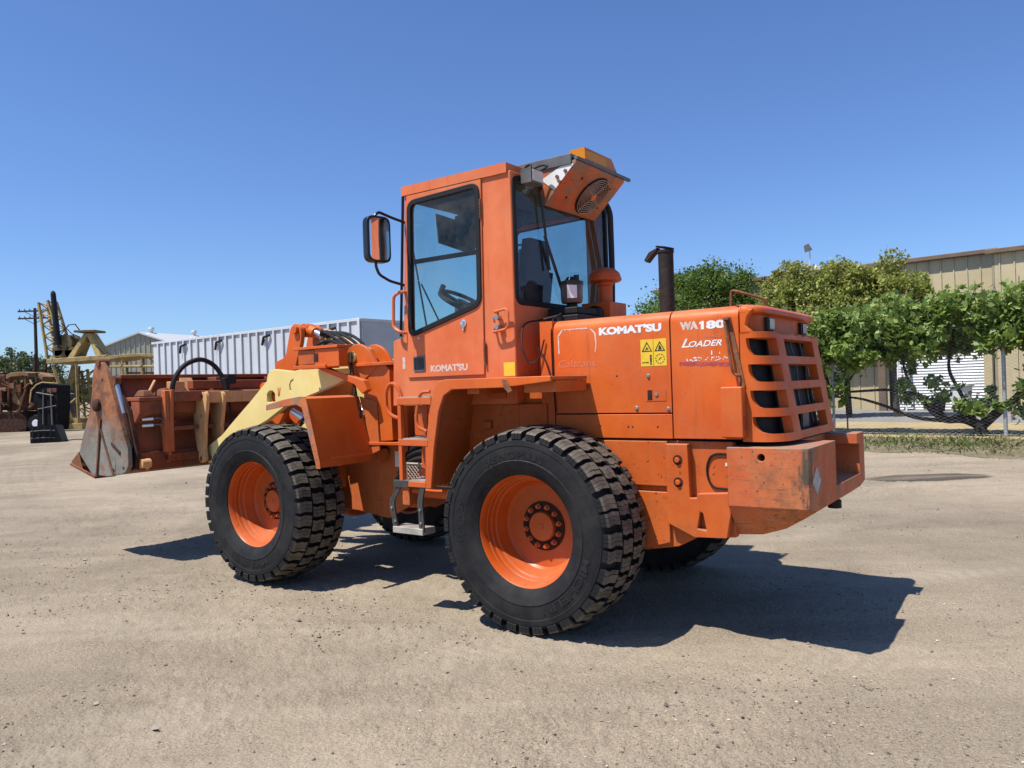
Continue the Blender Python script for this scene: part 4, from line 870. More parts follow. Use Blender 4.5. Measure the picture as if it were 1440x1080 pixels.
def ladder(s):
    r = empty('ladder', parent=LD)
    m = MB(); m.box(1.018,1.050,1.065*s,1.100*s,0.873,1.490); m.build('rail', 'orange', r, 0.004)
    for z0, z1, x0, x1 in ((1.438,1.488,0.735,1.050),(1.155,1.200,0.775,1.050),(0.872,0.910,0.805,1.050)):
        m = MB(); m.box(x0, x1, 0.86*s, 1.103*s, z0, z1); m.build('step', 'orange', r, 0.004)
        m = MB(); 
        for k in range(5): m.box(x0+0.02, x1-0.02, (0.89+0.045*k)*s, (0.91+0.045*k)*s, z1+0.0005, z1+0.007)
        m.build('step_tread', 'aluminium', r)
    m = MB(); m.prism([(1.0,0.87),(1.05,0.87),(1.02,1.44),(0.97,1.44)], 'y', 0.86*s, 0.875*s); m.prism([(0.80,0.87),(0.83,0.87),(0.78,1.44),(0.74,1.44)], 'y', 0.86*s, 0.875*s); m.build('back_rail', 'frame', r, 0.003)
    for xa, xb, xc in ((1.085,1.140,1.10),(0.86,0.875,0.86)):
        m = MB(); m.tube(fillet([(xa-0.02,1.085*s,0.90),(xa,1.09*s,0.86),(xb,1.095*s,0.76),(xb-0.01,1.095*s,0.70),(xc,1.095*s,0.58)],0.04), 0.006, 4)
        pth = fillet([(xa-0.03,0,0.885),(xa-0.01,0,0.85),(xb-0.005,0,0.765),(xb-0.012,0,0.70),(xc-0.0,0,0.565)],0.04)
        w_ = 0.03
        for a, b in zip(pth, pth[1:]): m.hexa([(a.x-0.022,1.085*s,a.z),(a.x+0.022,1.085*s,a.z),(a.x+0.022,1.098*s,a.z),(a.x-0.022,1.098*s,a.z),(b.x-0.022,1.085*s,b.z),(b.x+0.022,1.085*s,b.z),(b.x+0.022,1.098*s,b.z),(b.x-0.022,1.098*s,b.z)])
        m.build('hanger', 'darksteel', r)
        m = MB()
        for z in (0.72,0.63): m.lathe([(0.010,0),(0.010,0.008),(0,0.008)], (xb-0.01 if z > 0.7 else xc,1.098*s,z), (0,s,0), 6)
        m.build('bolt', 'steel', r)
    m = MB(); m.box(0.845,1.125,0.97*s,1.105*s,0.545,0.590); m.build('low_step', 'aluminium', r, 0.004)
    m = MB(); m.box(0.965,1.105,1.075*s,1.106*s,0.865,0.915); m.build('hanger_clamp', 'darksteel', r, 0.004)
    m = MB(); m.tube(fillet([(1.045,1.05*s,1.47),(1.075,1.05*s,1.55),(1.12,1.05*s,1.592),(1.17,1.05*s,1.585),(1.205,1.05*s,1.53),(1.205,1.05*s,1.42),(1.17,1.05*s,1.37),(1.10,1.05*s,1.345),(1.045,1.05*s,1.345)],0.03), 0.014, 8); m.build('hand_loop', 'orange', r)
    m = MB(); m.tube(fillet([(0.76,1.08*s,1.525),(0.82,1.09*s,1.525),(0.855,1.09*s,1.49),(0.885,1.09*s,1.33),(0.87,1.09*s,1.285),(0.80,1.08*s,1.255)],0.03), 0.012, 8); m.build('hand_loop', 'orange', r)
    # expanded metal guards behind the ladder
    for x0, x1, z0, z1, yy in ((1.06,1.22,0.84,1.00,0.84),(0.84,0.97,0.84,1.00,0.78)):
        m = MB(); n = int((x1-x0+z1-z0)/0.032)
        for k in range(n+1):
            d = k*0.032
            for flip in (0, 1):
                xa = x0+max(0,d-(z1-z0)); za = z0+min(d,z1-z0); xb = x0+min(d,x1-x0); zb = z0+max(0,d-(x1-x0))
                if flip: xa, xb = x0+x1-xa, x0+x1-xb
                if abs(xa-xb) > 0.01: m.tube([(xa,yy*s,za),(xb,yy*s,zb)], 0.0035, 4)
        for (a, b), (c, d) in (((x0,z0),(x1,z0)),((x1,z0),(x1,z1)),((x1,z1),(x0,z1)),((x0,z1),(x0,z0))): m.tube([(a,yy*s,b),(c,yy*s,d)], 0.008, 4)
        m.build('mesh_guard', 'guard', r)
both(ladder)
# ---------------------------------------------------------------- articulation joint and front frame
m = MB()
for z in (0.62, 1.02):
    m.prism([(0.90,-0.35),(1.25,-0.22),(1.42,-0.16),(1.48,0),(1.42,0.16),(1.25,0.22),(0.90,0.35)], 'z', z, z+0.06)
    m.prism([(1.85,-0.35),(1.45,-0.22),(1.30,-0.14),(1.24,0),(1.30,0.14),(1.45,0.22),(1.85,0.35)], 'z', z+0.07, z+0.12)
m.cyl((1.35,0,0.56),(1.35,0,1.22),0.06,20)
for s in (1, -1): m.cyl((0.85,0.42*s,0.72),(1.50,0.36*s,0.72),0.05,14); m.cyl((1.50,0.36*s,0.72),(1.75,0.34*s,0.72),0.025,10)
m.build('articulation_joint', 'frame', LD, 0.004)
m = MB(); 
for k in range(5): m.tube(fillet([(0.8,-0.2+0.1*k,1.2),(1.1,-0.25+0.12*k,1.32+0.02*k),(1.5,-0.2+0.1*k,1.35),(1.8,-0.2+0.1*k,1.25)],0.2), 0.018, 7)
m.build('hydraulic_hose', 'black', LD)
for k in range(9):  # black hoses added to imitate the dark shaded gap behind the ladder
    y_ = 0.30+0.035*k; z_ = 1.36-0.055*k
    m = MB(); m.tube(fillet([(0.95,y_-0.05,z_-0.08),(1.12,y_+0.02,z_+0.02),(1.30,y_+0.03,z_+0.04),(1.48,y_,z_),(1.66,y_-0.08,z_-0.10)],0.12), 0.022, 8); m.build('dark_gap_hose', 'black', LD)
m = MB(); m.box(0.96,1.30,-0.55,0.56,0.95,1.18); m.build('dark_gap_block', 'black', LD, 0.02)  # black block added in the same gap to deepen its dark
FF = empty('front_frame', parent=LD)
low = [(1.60,1.14),(2.05,1.13),(2.45,0.95),(3.05,0.92),(3.12,0.70),(2.95,0.52),(2.30,0.50),(1.95,0.46),(1.66,0.60),(1.55,0.86)]
for s in (1, -1):
    m = MB(); m.prism(low, 'y', 0.28*s, 0.32*s); m.build('side_plate', 'frame', FF, 0.008)
    m = MB()
    tw = [(1.645,1.142),(1.965,1.128),(1.955,1.60),(1.96,1.745),(1.70,1.745),(1.66,1.70)]
    m.prism(tw, 'y', 0.33*s, 0.545*s); m.bev(0.05, 5, lambda e: abs(e.verts[0].co.z-e.verts[1].co.z) > 0.2 and abs(e.verts[0].co.y) > 0.5 and abs(e.verts[1].co.y) > 0.5); m.build('tower', 'orange', FF, 0.0, ang=40)
    m = MB(); m.prism(round2([(1.60,0.30),(1.60,0.52),(1.72,0.585),(1.98,0.585),(2.10,0.54),(2.10,0.30)],0.05), 'z', 1.746, 1.772); m.xf(Matrix.Diagonal((1,s,1,1))); m.build('tower_cap', 'orange', FF, 0.004)
    m = MB(); m.prism(round2([(1.55,0.30),(1.55,0.56),(1.98,0.575),(1.98,0.30)],0.03), 'z', 1.102, 1.127); m.xf(Matrix.Diagonal((1,s,1,1))); m.build('tower_flange', 'orange', FF, 0.004)
    ear = round2([(1.78,1.74),(1.90,1.90),(2.02,1.945),(2.13,1.90),(2.165,1.80),(2.10,1.70),(1.96,1.62)],0.05)
    for y0, y1 in ((0.512,0.552),(0.33,0.365)):
        m = MB(); m.prism(ear, 'y', y0*s, y1*s); m.build('pivot_ear', 'orange', FF, 0.006)
    m = MB(); m.cyl((2.07,0.30*s,1.83),(2.07,0.575*s,1.83),0.045,20); m.build('pivot_pin', 'yellow', FF, 0.005)
    # yellow-tipped boom cylinder head beside the tower
    m = MB(); m.cyl((2.09,0.44*s,1.875),(1.98,0.44*s,1.845),0.056,16); m.build('tower_boss', 'yellow', FF, 0.01)
    m = MB(); m.tube(fillet([(2.06,0.565*s,1.87),(2.03,0.60*s,1.80),(2.02,0.60*s,1.70),(1.98,0.60*s,1.50),(1.97,0.60*s,1.36)],0.05), 0.006, 6); m.tube(fillet([(2.08,0.565*s,1.80),(2.05,0.60*s,1.66),(1.99,0.60*s,1.55),(2.03,0.59*s,1.48)],0.05), 0.006, 6)
    m.lathe([(0.0,0),(0.03,0.0),(0.03,0.02),(0,0.02)], (1.97,0.59*s,1.34), (0,s,0), 10); m.box(1.95,1.99,0.585*s,0.60*s,1.26,1.40); m.build('grease_line', 'black', FF)
m = MB(); m.box(1.62,1.70,-0.40,0.40,0.60,1.74); m.box(1.96,2.02,-0.36,0.36,1.0,1.60); m.box(2.45,3.05,-0.44,0.44,0.70,0.90); m.box(1.62,2.5,-0.28,0.28,0.56,0.62); m.build('cross_member', 'frame', FF, 0.006)
m = MB(); m.box(1.785,1.845,0.3205,0.3225,0.90,1.03); m.build('white_plate', 'white', FF)
# front mudguards
def mud(s):
    r = empty('mudguard', parent=LD)
    def Q(p, yy): return (p[0], yy*s, p[2])
    m = MB(); t = 0.012
    pr = [(2.470,1.455),(2.25,1.495),(2.06,1.515),(2.00,1.50),(1.86,1.02),(1.855,0.972)]
    pin = [(2.470,1.440),(2.25,1.480),(2.07,1.498),(2.02,1.48),(1.875,1.015),(1.868,0.972)]
    m.prism(pr+pin[::-1], 'y', 0.56*s, 1.120*s); m.build('sheet', 'orange', r, 0.004)
    m = MB(); m.prism([(2.470,1.456),(2.25,1.496),(2.06,1.517),(1.985,1.515),(1.845,1.02),(1.84,0.965),(1.885,0.965),(1.90,1.02),(2.035,1.43),(2.10,1.455),(2.25,1.44),(2.470,1.412)], 'y', 1.121*s, 1.127*s); m.build('edge_flange', 'cw', r, 0.003)
    m = MB(); m.prism([(1.855,0.972),(1.868,0.972),(1.868,1.035),(1.862,1.035)], 'y', 0.50*s, 1.11*s); m.build('mud_flap', 'orange', r)
    m = MB(); m.prism([(1.995,1.50),(1.86,1.03),(1.78,1.06),(1.80,1.45)], 'y', 0.548*s, 0.562*s); m.build('bracket', 'frame', r, 0.003)
both(mud)
# head lamps on their arms
def lampb(s):
    r = empty('head_lamp', parent=LD)
    m = MB(); m.box(2.05,2.35,0.62*s,0.72*s,1.752,1.905); m.build('box', 'orange', r, 0.006)
    m = MB(); m.box(2.05,2.61,0.58*s,0.735*s,1.906,1.930); m.box(2.20,2.61,0.58*s,0.735*s,1.745,1.775); m.build('guard_plate', 'orange', r, 0.004)
    m = MB(); m.box(2.36,2.56,0.60*s,0.715*s,1.785,1.898); m.bev(0.02,2); m.build('lamp', 'frame', r, ang=45)
    m = MB(); m.box(2.562,2.575,0.61*s,0.705*s,1.79,1.893); m.build('lens', 'lens', r, 0.004)
    m = MB(); m.box(2.30,2.355,0.720*s,0.7225*s,1.80,1.87); m.build('opening', 'hub_dark', r)
    m = MB(); m.prism([(2.42,1.752),(2.30,1.752),(1.84,1.63),(1.80,1.55),(1.86,1.52),(1.95,1.60)], 'y', 0.60*s, 0.66*s); m.build('arm', 'orange', r, 0.006)
both(lampb)
# ---------------------------------------------------------------- lift arms, bell crank, cylinders
armp = [(4.245,1.045),(4.02,1.15),(3.85,1.27),(3.54,1.48),(3.285,1.665),(3.270,1.725),(3.235,1.757),(3.17,1.770),(2.92,1.742),(2.69,1.762),(2.38,1.775),(2.20,1.855),(2.10,1.925),(2.00,1.905),(1.965,1.83),(2.00,1.745),(2.10,1.70),(2.32,1.612),(2.75,1.505),(3.05,1.42),(3.30,1.30),(3.71,1.15),(4.03,1.0),(4.16,0.885),(4.245,0.872),(4.30,0.93),(4.30,1.0)]
hole1 = [(3.288,1.47),(3.172,1.47),(3.172,1.545),(3.205,1.572),(3.255,1.572),(3.288,1.545)]
hole2 = [(2.965,1.62),(2.945,1.655),(2.905,1.672),(2.905,1.660),(2.935,1.645),(2.95,1.62),(2.948,1.585),(2.925,1.555),(2.925,1.545),(2.96,1.575)]
for s in (1, -1):
    m = MB(); m.plate(armp, [hole1, hole2], 'y', 0.445*s, 0.500*s); m.build('lift_arm', 'yellow', LD, 0.005)
m = MB(); m.cyl((3.23,-0.44,1.52),(3.23,0.44,1.52),0.07,16); m.box(3.15,3.28,-0.44,0.44,1.36,1.66); m.prism([(3.10,1.52),(3.13,1.52),(3.13,1.60),(3.115,1.60),(3.115,1.54),(3.10,1.60),(3.085,1.60)], 'y', 0.497, 0.5012)
m.build('arm_cross_tube', 'frame', LD, 0.006)
bc = round2([(3.74,1.30),(3.62,1.86),(3.47,1.90),(3.375,2.19),(3.30,2.225),(3.215,2.17),(3.22,2.05),(3.36,1.70),(3.42,1.45),(3.62,1.22)], 0.04)
BC = empty('bell_crank', parent=LD)
for y in (0.115, -0.115):
    m = MB(); m.prism(bc, 'y', y-0.022, y+0.022); m.build('crank_plate', 'orange', BC, 0.006)
m = MB(); m.cyl((3.29,-0.17,2.155),(3.29,0.17,2.155),0.04,16); m.build('pin', 'orange', BC, 0.004); m = MB(); m.cyl((3.42,-0.44,1.60),(3.42,0.44,1.60),0.055,16); m.build('pin', 'orange', BC, 0.004)
m = MB(); m.cyl((3.66,0,1.30),(4.20,0,1.25),0.05,12); m.build('link', 'orange', BC)
TC = MB(); TC.cyl((3.0,0,2.06),(2.15,0,1.74),0.075,20); TC.lathe([(0.0,-0.05),(0.085,-0.05),(0.085,0.05),(0,0.05)], (2.97,0,2.05), (0.85,0,0.32), 20); TC = TC.build('tilt_cylinder', 'peach', LD, 0.006)
m = MB(); m.cyl((3.20,0,2.135),(2.99,0,2.055),0.036,16); m.build('rod', 'chrome', TC)
m = MB(); m.cyl((3.32,0,2.17),(3.17,0,2.122),0.055,16); m.lathe([(0,-0.05),(0.068,-0.05),(0.068,0.05),(0,0.05)], (3.29,0,2.155), (0,1,0), 20); m.build('rod_eye', 'orange', TC, 0.004)
m = MB()
for k in range(4): m.tube(fillet([(2.93,0.05+0.03*k,2.06+0.006*k),(2.84,0.08+0.045*k,2.10+0.006*k),(2.62,0.10+0.06*k,2.085-0.012*k),(2.42,0.10+0.06*k,1.99-0.02*k),(2.28,0.08+0.05*k,1.75)],0.12), 0.015, 8)
for k in range(2): m.tube(fillet([(2.85,0.2+0.06*k,1.98),(2.65,0.25+0.05*k,2.02),(2.45,0.28+0.05*k,1.96),(2.35,0.25,1.80)],0.1), 0.014, 8)
m.build('hydraulic_hose', 'black', TC)
m = MB(); m.cyl((2.97,0.05,2.08),(2.90,0.10,2.11),0.022,10); m.cyl((2.98,0.1,2.05),(2.90,0.13,2.07),0.02,10); m.cyl((2.86,0.2,1.985),(2.80,0.22,2.0),0.018,8); m.build('hose_fitting', 'steel', TC)
for s in (1, -1):
    m = MB(); m.cyl((1.90,0.40*s,1.0),(2.55,0.40*s,1.16),0.062,18); LC = m.build('lift_cylinder', 'orange', LD, 0.005)
    m = MB(); m.cyl((2.55,0.40*s,1.16),(3.05,0.40*s,1.38),0.032,14); m.build('rod', 'chrome', LC)
m = MB(); m.tube(fillet([(2.2,0.52,1.20),(2.35,0.55,1.36),(2.6,0.55,1.38),(2.8,0.5,1.30)],0.1), 0.018, 8); m.tube(fillet([(2.1,0.50,1.28),(2.3,0.57,1.40),(2.55,0.58,1.36)],0.1), 0.015, 8); m.build('hydraulic_hose', 'black', LD)
# ---------------------------------------------------------------- four-in-one bucket, carried 0.8 m above the ground
BK = empty('bucket', parent=LD)
cheek = [(4.78,1.915),(4.70,1.86),(4.64,1.75),(4.49,1.43),(4.32,1.08),(4.315,0.92),(4.36,0.865),(4.43,0.84),(4.70,0.805),(4.98,0.815),(5.16,0.85),(5.24,1.03),(5.15,1.20),(5.00,1.45),(4.945,1.65),(4.935,1.77),(4.88,1.88),(4.83,1.915)]
for s in (1, -1):
    m = MB(); m.prism(cheek, 'y', 1.235*s, 1.280*s); c_ = m.build('cheek', 'worn_steel', BK, 0.008); c_['label'] = 'rusty bucket side plate with bare grey steel at the bottom'
    m = MB(); m.prism([(5.24,1.03),(5.16,0.85),(4.98,0.81),(5.38,0.905),(5.40,0.93)], 'y', 1.20*s, 1.283*s); m.prism([(5.39,0.915),(4.9,0.805),(4.9,0.780),(5.40,0.895)], 'y', 1.10*s, 1.30*s); m.build('corner_tooth', 'rust', BK, 0.006)
    m = MB(); m.prism([(4.875,0.815),(4.90,0.815),(4.80,1.36),(4.77,1.36)], 'y', 1.2805*s, 1.296*s); m.prism([(4.86,1.36),(4.60,0.83),(4.57,0.83),(4.83,1.37)], 'y', 1.2805*s, 1.290*s); m.build('wear_bar', 'rust', BK, 0.004)
    m = MB(); m.prism([(4.60,1.14),(4.44,1.05),(4.45,1.02),(4.60,1.11)], 'y', 1.2805*s, 1.290*s); m.build('weld_scrap', 'dark_rust', BK, 0.003)
    m = MB(); m.lathe([(0.062,0),(0.062,0.03),(0.045,0.04),(0.0,0.04)], (4.84,1.28*s,1.49), (0,s,0), 20); m.build('pivot_boss', 'dark_rust', BK, 0.005)
    m = MB(); m.cyl((4.80,1.19*s,1.895),(4.80,1.295*s,1.895),0.040,16); m.build('pivot_pin', 'rust', BK, 0.005)
    for x, z in ((4.40,0.90),(4.58,0.87),(4.74,1.73)):
        m = MB(); m.lathe([(0.016,0),(0.016,0.002),(0,0.002)], (x,1.2805*s,z), (0,s,0), 10); m.build('bolt_hole', 'dark_rust', BK)
    # side of the fixed back half, with the clam cylinder lying against it
    m = MB(); m.prism([(4.66,1.78),(4.44,1.42),(4.30,1.02),(4.33,0.88),(4.70,0.84),(4.85,1.50)], 'y', 1.16*s, 1.20*s); m.build('end_plate', 'dark_rust', BK, 0.006)
    CC = MB(); CC.cyl((4.38,1.215*s,1.08),(4.49,1.215*s,1.40),0.040,14); CC = CC.build('clam_cylinder', 'dark_rust', BK, 0.004)
    m = MB(); m.cyl((4.49,1.215*s,1.40),(4.60,1.215*s,1.68),0.024,12); m.build('clam_cylinder_rod', 'chrome', BK)
    m = MB(); m.lathe([(0,-0.03),(0.05,-0.03),(0.05,0.03),(0,0.03)], (4.61,1.215*s,1.72), (0,1,0), 14); m.build('cylinder_eye', 'rust', BK, 0.004)
    m = MB(); m.cyl((4.30,1.08*s,0.93),(4.30,1.17*s,0.93),0.045,14); m.prism([(4.33,0.98),(4.25,0.93),(4.30,0.87),(4.38,0.87)], 'y', 1.09*s, 1.11*s); m.build('lug', 'peach', BK, 0.005)
back = [(4.68,1.765),(4.60,1.56),(4.46,1.45),(4.40,1.20),(4.37,0.98),(4.42,0.865),(4.60,0.825),(4.60,0.845),(4.44,0.885),(4.395,0.99),(4.425,1.20),(4.485,1.44),(4.625,1.55),(4.70,1.76)]
m = MB(); m.prism(back, 'y', -1.16, 1.16); m.build('back_plate', 'bucket', BK, 0.005)
m = MB(); m.prism([(4.60,0.845),(4.60,0.820),(5.36,0.895),(5.38,0.91)], 'y', -1.235, 1.235); m.prism([(4.98,1.70),(5.02,1.70),(5.14,1.10),(5.10,1.10)], 'y', -1.235, 1.235); m.build('floor_plate', 'worn_steel', BK, 0.004)
m = MB(); m.box(4.60,4.74,-1.17,1.17,1.735,1.775); m.build('top_edge', 'bucket', BK, 0.008)
m = MB(); m.box(4.29,4.60,-1.17,1.17,1.515,1.553); m.prism([(4.30,1.515),(4.30,1.40),(4.40,1.30),(4.46,1.515)], 'y', -1.165, 1.165); m.build('torque_tube', 'bucket', BK, 0.008)
m = MB(); m.box(4.40,4.50,-0.75,0.55,1.62,1.705); m.box(4.44,4.64,-0.55,-0.45,1.55,1.74); m.box(4.44,4.64,0.2,0.26,1.55,1.74); m.build('spill_guard', 'bucket', BK, 0.006)
m = MB(); m.box(4.33,4.42,-1.16,1.16,0.86,1.03); m.build('heel_bar', 'bucket', BK, 0.01)
# coupler: ribs, cross tube and the peach pin plates that take the lift arms
def ribp(y, pts): return [(un(90+a/5.4, 490+b/5.4, y=y).x, un(90+a/5.4, 490+b/5.4, y=y).z) for a, b in pts]
m = MB(); m.prism([(4.205,1.615),(4.36,1.615),(4.42,1.50),(4.42,0.92),(4.30,0.92),(4.245,1.10)], 'y', 0.87, 0.90); m.build('coupler_rib', 'bucket_bright', BK, 0.006)
m = MB(); m.prism([(4.205,1.615),(4.36,1.615),(4.42,1.50),(4.42,0.92),(4.30,0.92),(4.245,1.10)], 'y', -0.90, -0.87); m.build('coupler_rib', 'bucket_bright', BK, 0.006)
m = MB(); m.box(4.24,4.31,0.86,0.945,1.02,1.61); m.xf(Matrix.Translation((0,0,0))); m.build('coupler_web', 'bucket_bright', BK, 0.006)
pp = round2([(4.30,1.585),(4.14,1.585),(4.115,1.52),(4.17,1.25),(4.19,1.0),(4.17,0.93),(4.20,0.885),(4.26,0.885),(4.30,0.95),(4.36,1.3)], 0.03)
for y0, y1 in ((0.545,0.585),(0.36,0.40),(-0.40,-0.36),(-0.585,-0.545)):
    m = MB(); m.prism(pp, 'y', y0, y1); m.build('pin_plate', 'peach', BK, 0.006)
    m = MB(); m.lathe([(0.022,0),(0.022,0.004),(0,0.004)], (4.20,y1,1.545), (0,1,0), 12); m.build('pin_hole', 'dark_rust', BK)
    m = MB(); m.lathe([(0.034,0),(0.034,0.012),(0.018,0.014),(0,0.010)], (4.225,y1,0.925), (0,1,0), 14); m.build('pin_end', 'yellow', BK)
m = MB(); m.box(4.20,4.32,-0.86,0.87,1.50,1.60); m.box(4.26,4.34,-0.86,0.87,1.22,1.26); m.cyl((4.225,-0.6,0.925),(4.225,0.6,0.925),0.03,12); m.box(4.28,4.37,-0.9,0.9,0.93,1.0); m.build('coupler_frame', 'bucket', BK, 0.006)
m = MB(); m.box(4.16,4.21,-0.25,0.545,1.475,1.592); m.build('coupler_face', 'peach', BK, 0.005)
text('lettering', 'FCS', 'peach', BK, (4.158, 0.21, 1.505), (0,-1,0), UP, 0.145, 0.062, bold=0.015)
text('lettering', 'E', 'bucket', BK, (4.288, 1.04, 1.42), (0,-1,0), UP, 0.05, 0.06, bold=0.0)
text('lettering', '27', 'rust', BK, (4.245, 0.5865, 1.33), XB, UP, 0.045, 0.03, bold=0.0)
m = MB(); m.box(4.46,4.56,0.60,0.74,1.553,1.70); m.prism([(4.45,1.553),(4.60,1.553),(4.56,1.74)], 'y', 0.46, 0.60); m.build('gusset', 'peach', BK, 0.006)
m = MB(); m.cyl((4.45,1.0,1.57),(4.56,0.86,1.71),0.014,8); m.build('grease_rod', 'peach', BK)
m = MB(); m.hexa([(4.36,0.96,1.553),(4.54,0.96,1.553),(4.54,1.10,1.553),(4.36,1.10,1.553),(4.40,0.99,1.62),(4.50,0.99,1.62),(4.50,1.07,1.62),(4.40,1.07,1.62)]); m.hexa([(4.40,0.76,1.553),(4.58,0.76,1.553),(4.58,0.90,1.553),(4.40,0.90,1.553),(4.43,0.79,1.64),(4.53,0.79,1.64),(4.53,0.87,1.62),(4.43,0.87,1.62)]); m.build('dirt_lump', 'rust', BK, 0.015)
# hoses
m = MB(); m.tube(fillet([(4.35,0.81,1.56),(4.34,0.80,1.70),(4.32,0.70,1.86),(4.30,0.52,1.925),(4.28,0.38,1.86),(4.22,0.31,1.70)],0.14,7), 0.024, 10); m.build('hydraulic_hose', 'black', BK)
m = MB(); m.tube([(4.22,0.31,1.72),(4.20,0.30,1.62),(4.19,0.295,1.50)], 0.042, 12, r_end=0.026); m.box(4.18,4.30,0.20,0.30,1.66,1.76); m.build('hose_sleeve', 'black', BK, 0.006)
m = MB(); m.tube(fillet([(4.19,0.295,1.52),(4.16,0.29,1.40),(4.14,0.30,1.20),(4.14,0.30,1.02)],0.1), 0.012, 8); m.build('hydraulic_hose', 'black', BK)
m = MB(); 
for z in (1.345, 1.285): m.tube(fillet([(4.32,1.05,z),(4.28,0.98,z+0.006),(4.27,0.92,z-0.03),(4.30,0.80,z-0.04)],0.05), 0.009, 8)
m.build('clam_hose', 'grey', BK)
for z in (1.345, 1.285):
    m = MB(); m.cyl((4.345,1.12,z-0.002),(4.31,1.03,z),0.016,10); m.build('hose_fitting', 'chrome', BK)
# ================================================================== vegetation helpers
def leaf_mat(name, a, b, c3, trans=0.35):
    s = NT(name); ri = s.geo.outputs['Random Per Island']
    c = s.mix(s.ramp(ri, 0.0, 1.0), a, b); c = s.mix(s.ramp(s.noise(0.9, 4), 0.45, 0.65), c, c3)
    s.fin(c, 0.5, 0, 0.35)
    tl = s.t.nodes.new('ShaderNodeBsdfTranslucent'); s.L(s.mix(0.35, c, (0.30,0.36,0.04)), tl.inputs[0])
    mx = s.t.nodes.new('ShaderNodeMixShader'); mx.inputs[0].default_value = trans
    s.L(s.b.outputs[0], mx.inputs[1]); s.L(tl.outputs[0], mx.inputs[2]); s.L(mx.outputs[0], s.out.inputs['Surface']); return s.m
MT['leaf_dark'] = leaf_mat('leaf_dark', (0.05,0.10,0.016), (0.15,0.235,0.045), (0.09,0.15,0.026))
MT['leaf_light'] = leaf_mat('leaf_light', (0.19,0.24,0.045), (0.40,0.43,0.11), (0.36,0.33,0.10))
MT['leaf_vine'] = leaf_mat('leaf_vine', (0.08,0.15,0.026), (0.36,0.46,0.14), (0.20,0.29,0.06))
MT['leaf_far'] = leaf_mat('leaf_far', (0.045,0.065,0.030), (0.085,0.105,0.05), (0.06,0.085,0.038), 0.2)
MT['leaf_weed'] = leaf_mat('leaf_weed', (0.06,0.10,0.02), (0.14,0.17,0.05), (0.25,0.20,0.09), 0.2)
MT['bark'] = rusty('bark', (0.055,0.042,0.032), (0.10,0.08,0.06), sc=8, rough=0.95)
MT['bark_dark'] = rusty('vine_bark', (0.030,0.024,0.020), (0.065,0.050,0.04), sc=10, rough=0.95)
def leaves(pts, size, seed, up=0.35, lobed=False, asp=0.62):
    r = np.random.default_rng(seed); n = len(pts)
    d = r.normal(size=(n, 3)); d /= np.linalg.norm(d, axis=1)[:, None]
    nrm = r.normal(size=(n, 3))+np.array([0, 0, up*2]); nrm -= d*(nrm*d).sum(1)[:, None]; nrm /= np.linalg.norm(nrm, axis=1)[:, None]
    sd = np.cross(nrm, d); L = size*(0.35+1.1*r.random(n)**1.3); W = L*asp
    if lobed: prof = [(0,0,0),(-0.35,0.5,-.08),(0.15,0.30,0.0),(0.35,0.48,-.06),(1.0,0,-.1),(0.35,-0.48,-.06),(0.15,-0.30,0.0),(-0.35,-0.5,-.08)]
    else: prof = [(0,0,0),(0.45,0.5,-0.05),(1.0,0,-0.12),(0.45,-0.5,-0.05)]
    P = np.stack([pts+d*(a*L)[:, None]+sd*(b*W)[:, None]+nrm*(c*L)[:, None] for a, b, c in prof], 1)
    k = len(prof); f = np.arange(n*k).reshape(n, k); return P.reshape(-1, 3), f
def clumps(centres, radii, per, seed, shell=0.55):
    r = np.random.default_rng(seed); out = []
    for c, rad in zip(centres, radii):
        v = r.normal(size=(per, 3)); v /= np.linalg.norm(v, axis=1)[:, None]
        rr = (shell+(1-shell)*r.random(per)**0.7)*(0.75+0.5*r.random(per)); out.append(np.array(c)+v*rr[:, None]*np.array(rad))
    return np.concatenate(out)
def crown_pts(c, rad, ncl, per, seed, cr=0.34, zmin=-0.6):
    r = np.random.default_rng(seed); cs = []
    while len(cs) < ncl:
        v = r.normal(size=3); v /= np.linalg.norm(v)
        if v[2] < zmin: continue
        q = 0.45+0.55*r.random()**0.5; cs.append(np.array(c)+v*q*np.array(rad)*(0.86+0.28*r.random()))
    rs = [np.array([1, 1, 0.8])*cr*min(rad)*(0.35+1.1*r.random()**1.4) for _ in cs]
    return cs, clumps(cs, rs, per, seed+1, 0.35)
def trunk_mesh(base, top, r0, cs, seed, nb=9):
    r = random.Random(seed); m = MB(); B, T = Vector(base), Vector(top)
    mid = B.lerp(T, 0.5)+Vector((r.uniform(-.15,.15), r.uniform(-.15,.15), 0))
    pth = [B, B.lerp(mid, 0.5)+Vector((r.uniform(-.05,.05),0,0)), mid, T]; m.tube(pth, r0, 10, r_end=r0*0.45)
    for c in r.sample(cs, min(nb, len(cs))):
        s = B.lerp(T, r.uniform(0.45, 0.95)); c = Vector(c); q = s.lerp(c, 0.55)+Vector((0, 0, r.uniform(-.1, .25))); m.tube([s, q, c], r0*0.38, 6, r_end=r0*0.08)
    return m
def tree(name, label, base, c, rad, ncl, per, lsize, mat, seed, r0=0.18, group=None, bark='bark', cr=0.34, up=0.35, zmin=-0.6):
    t = empty(name, base); tag(t, label, 'tree', group)
    b = np.array(base); cl = np.array(c)-b
    cs, pts = crown_pts(cl, rad, ncl, per, seed, cr, zmin)
    co, f = leaves(pts, lsize, seed+2, up); o = link('crown', np_mesh('crown', co, f), mat, t, ang=180)
    tm = trunk_mesh((0,0,-0.1), tuple(cl+np.array([0,0,rad[2]*0.3])), r0, [tuple(q) for q in cs], seed); tm.build('trunk', bark, t, ang=60)
    return t
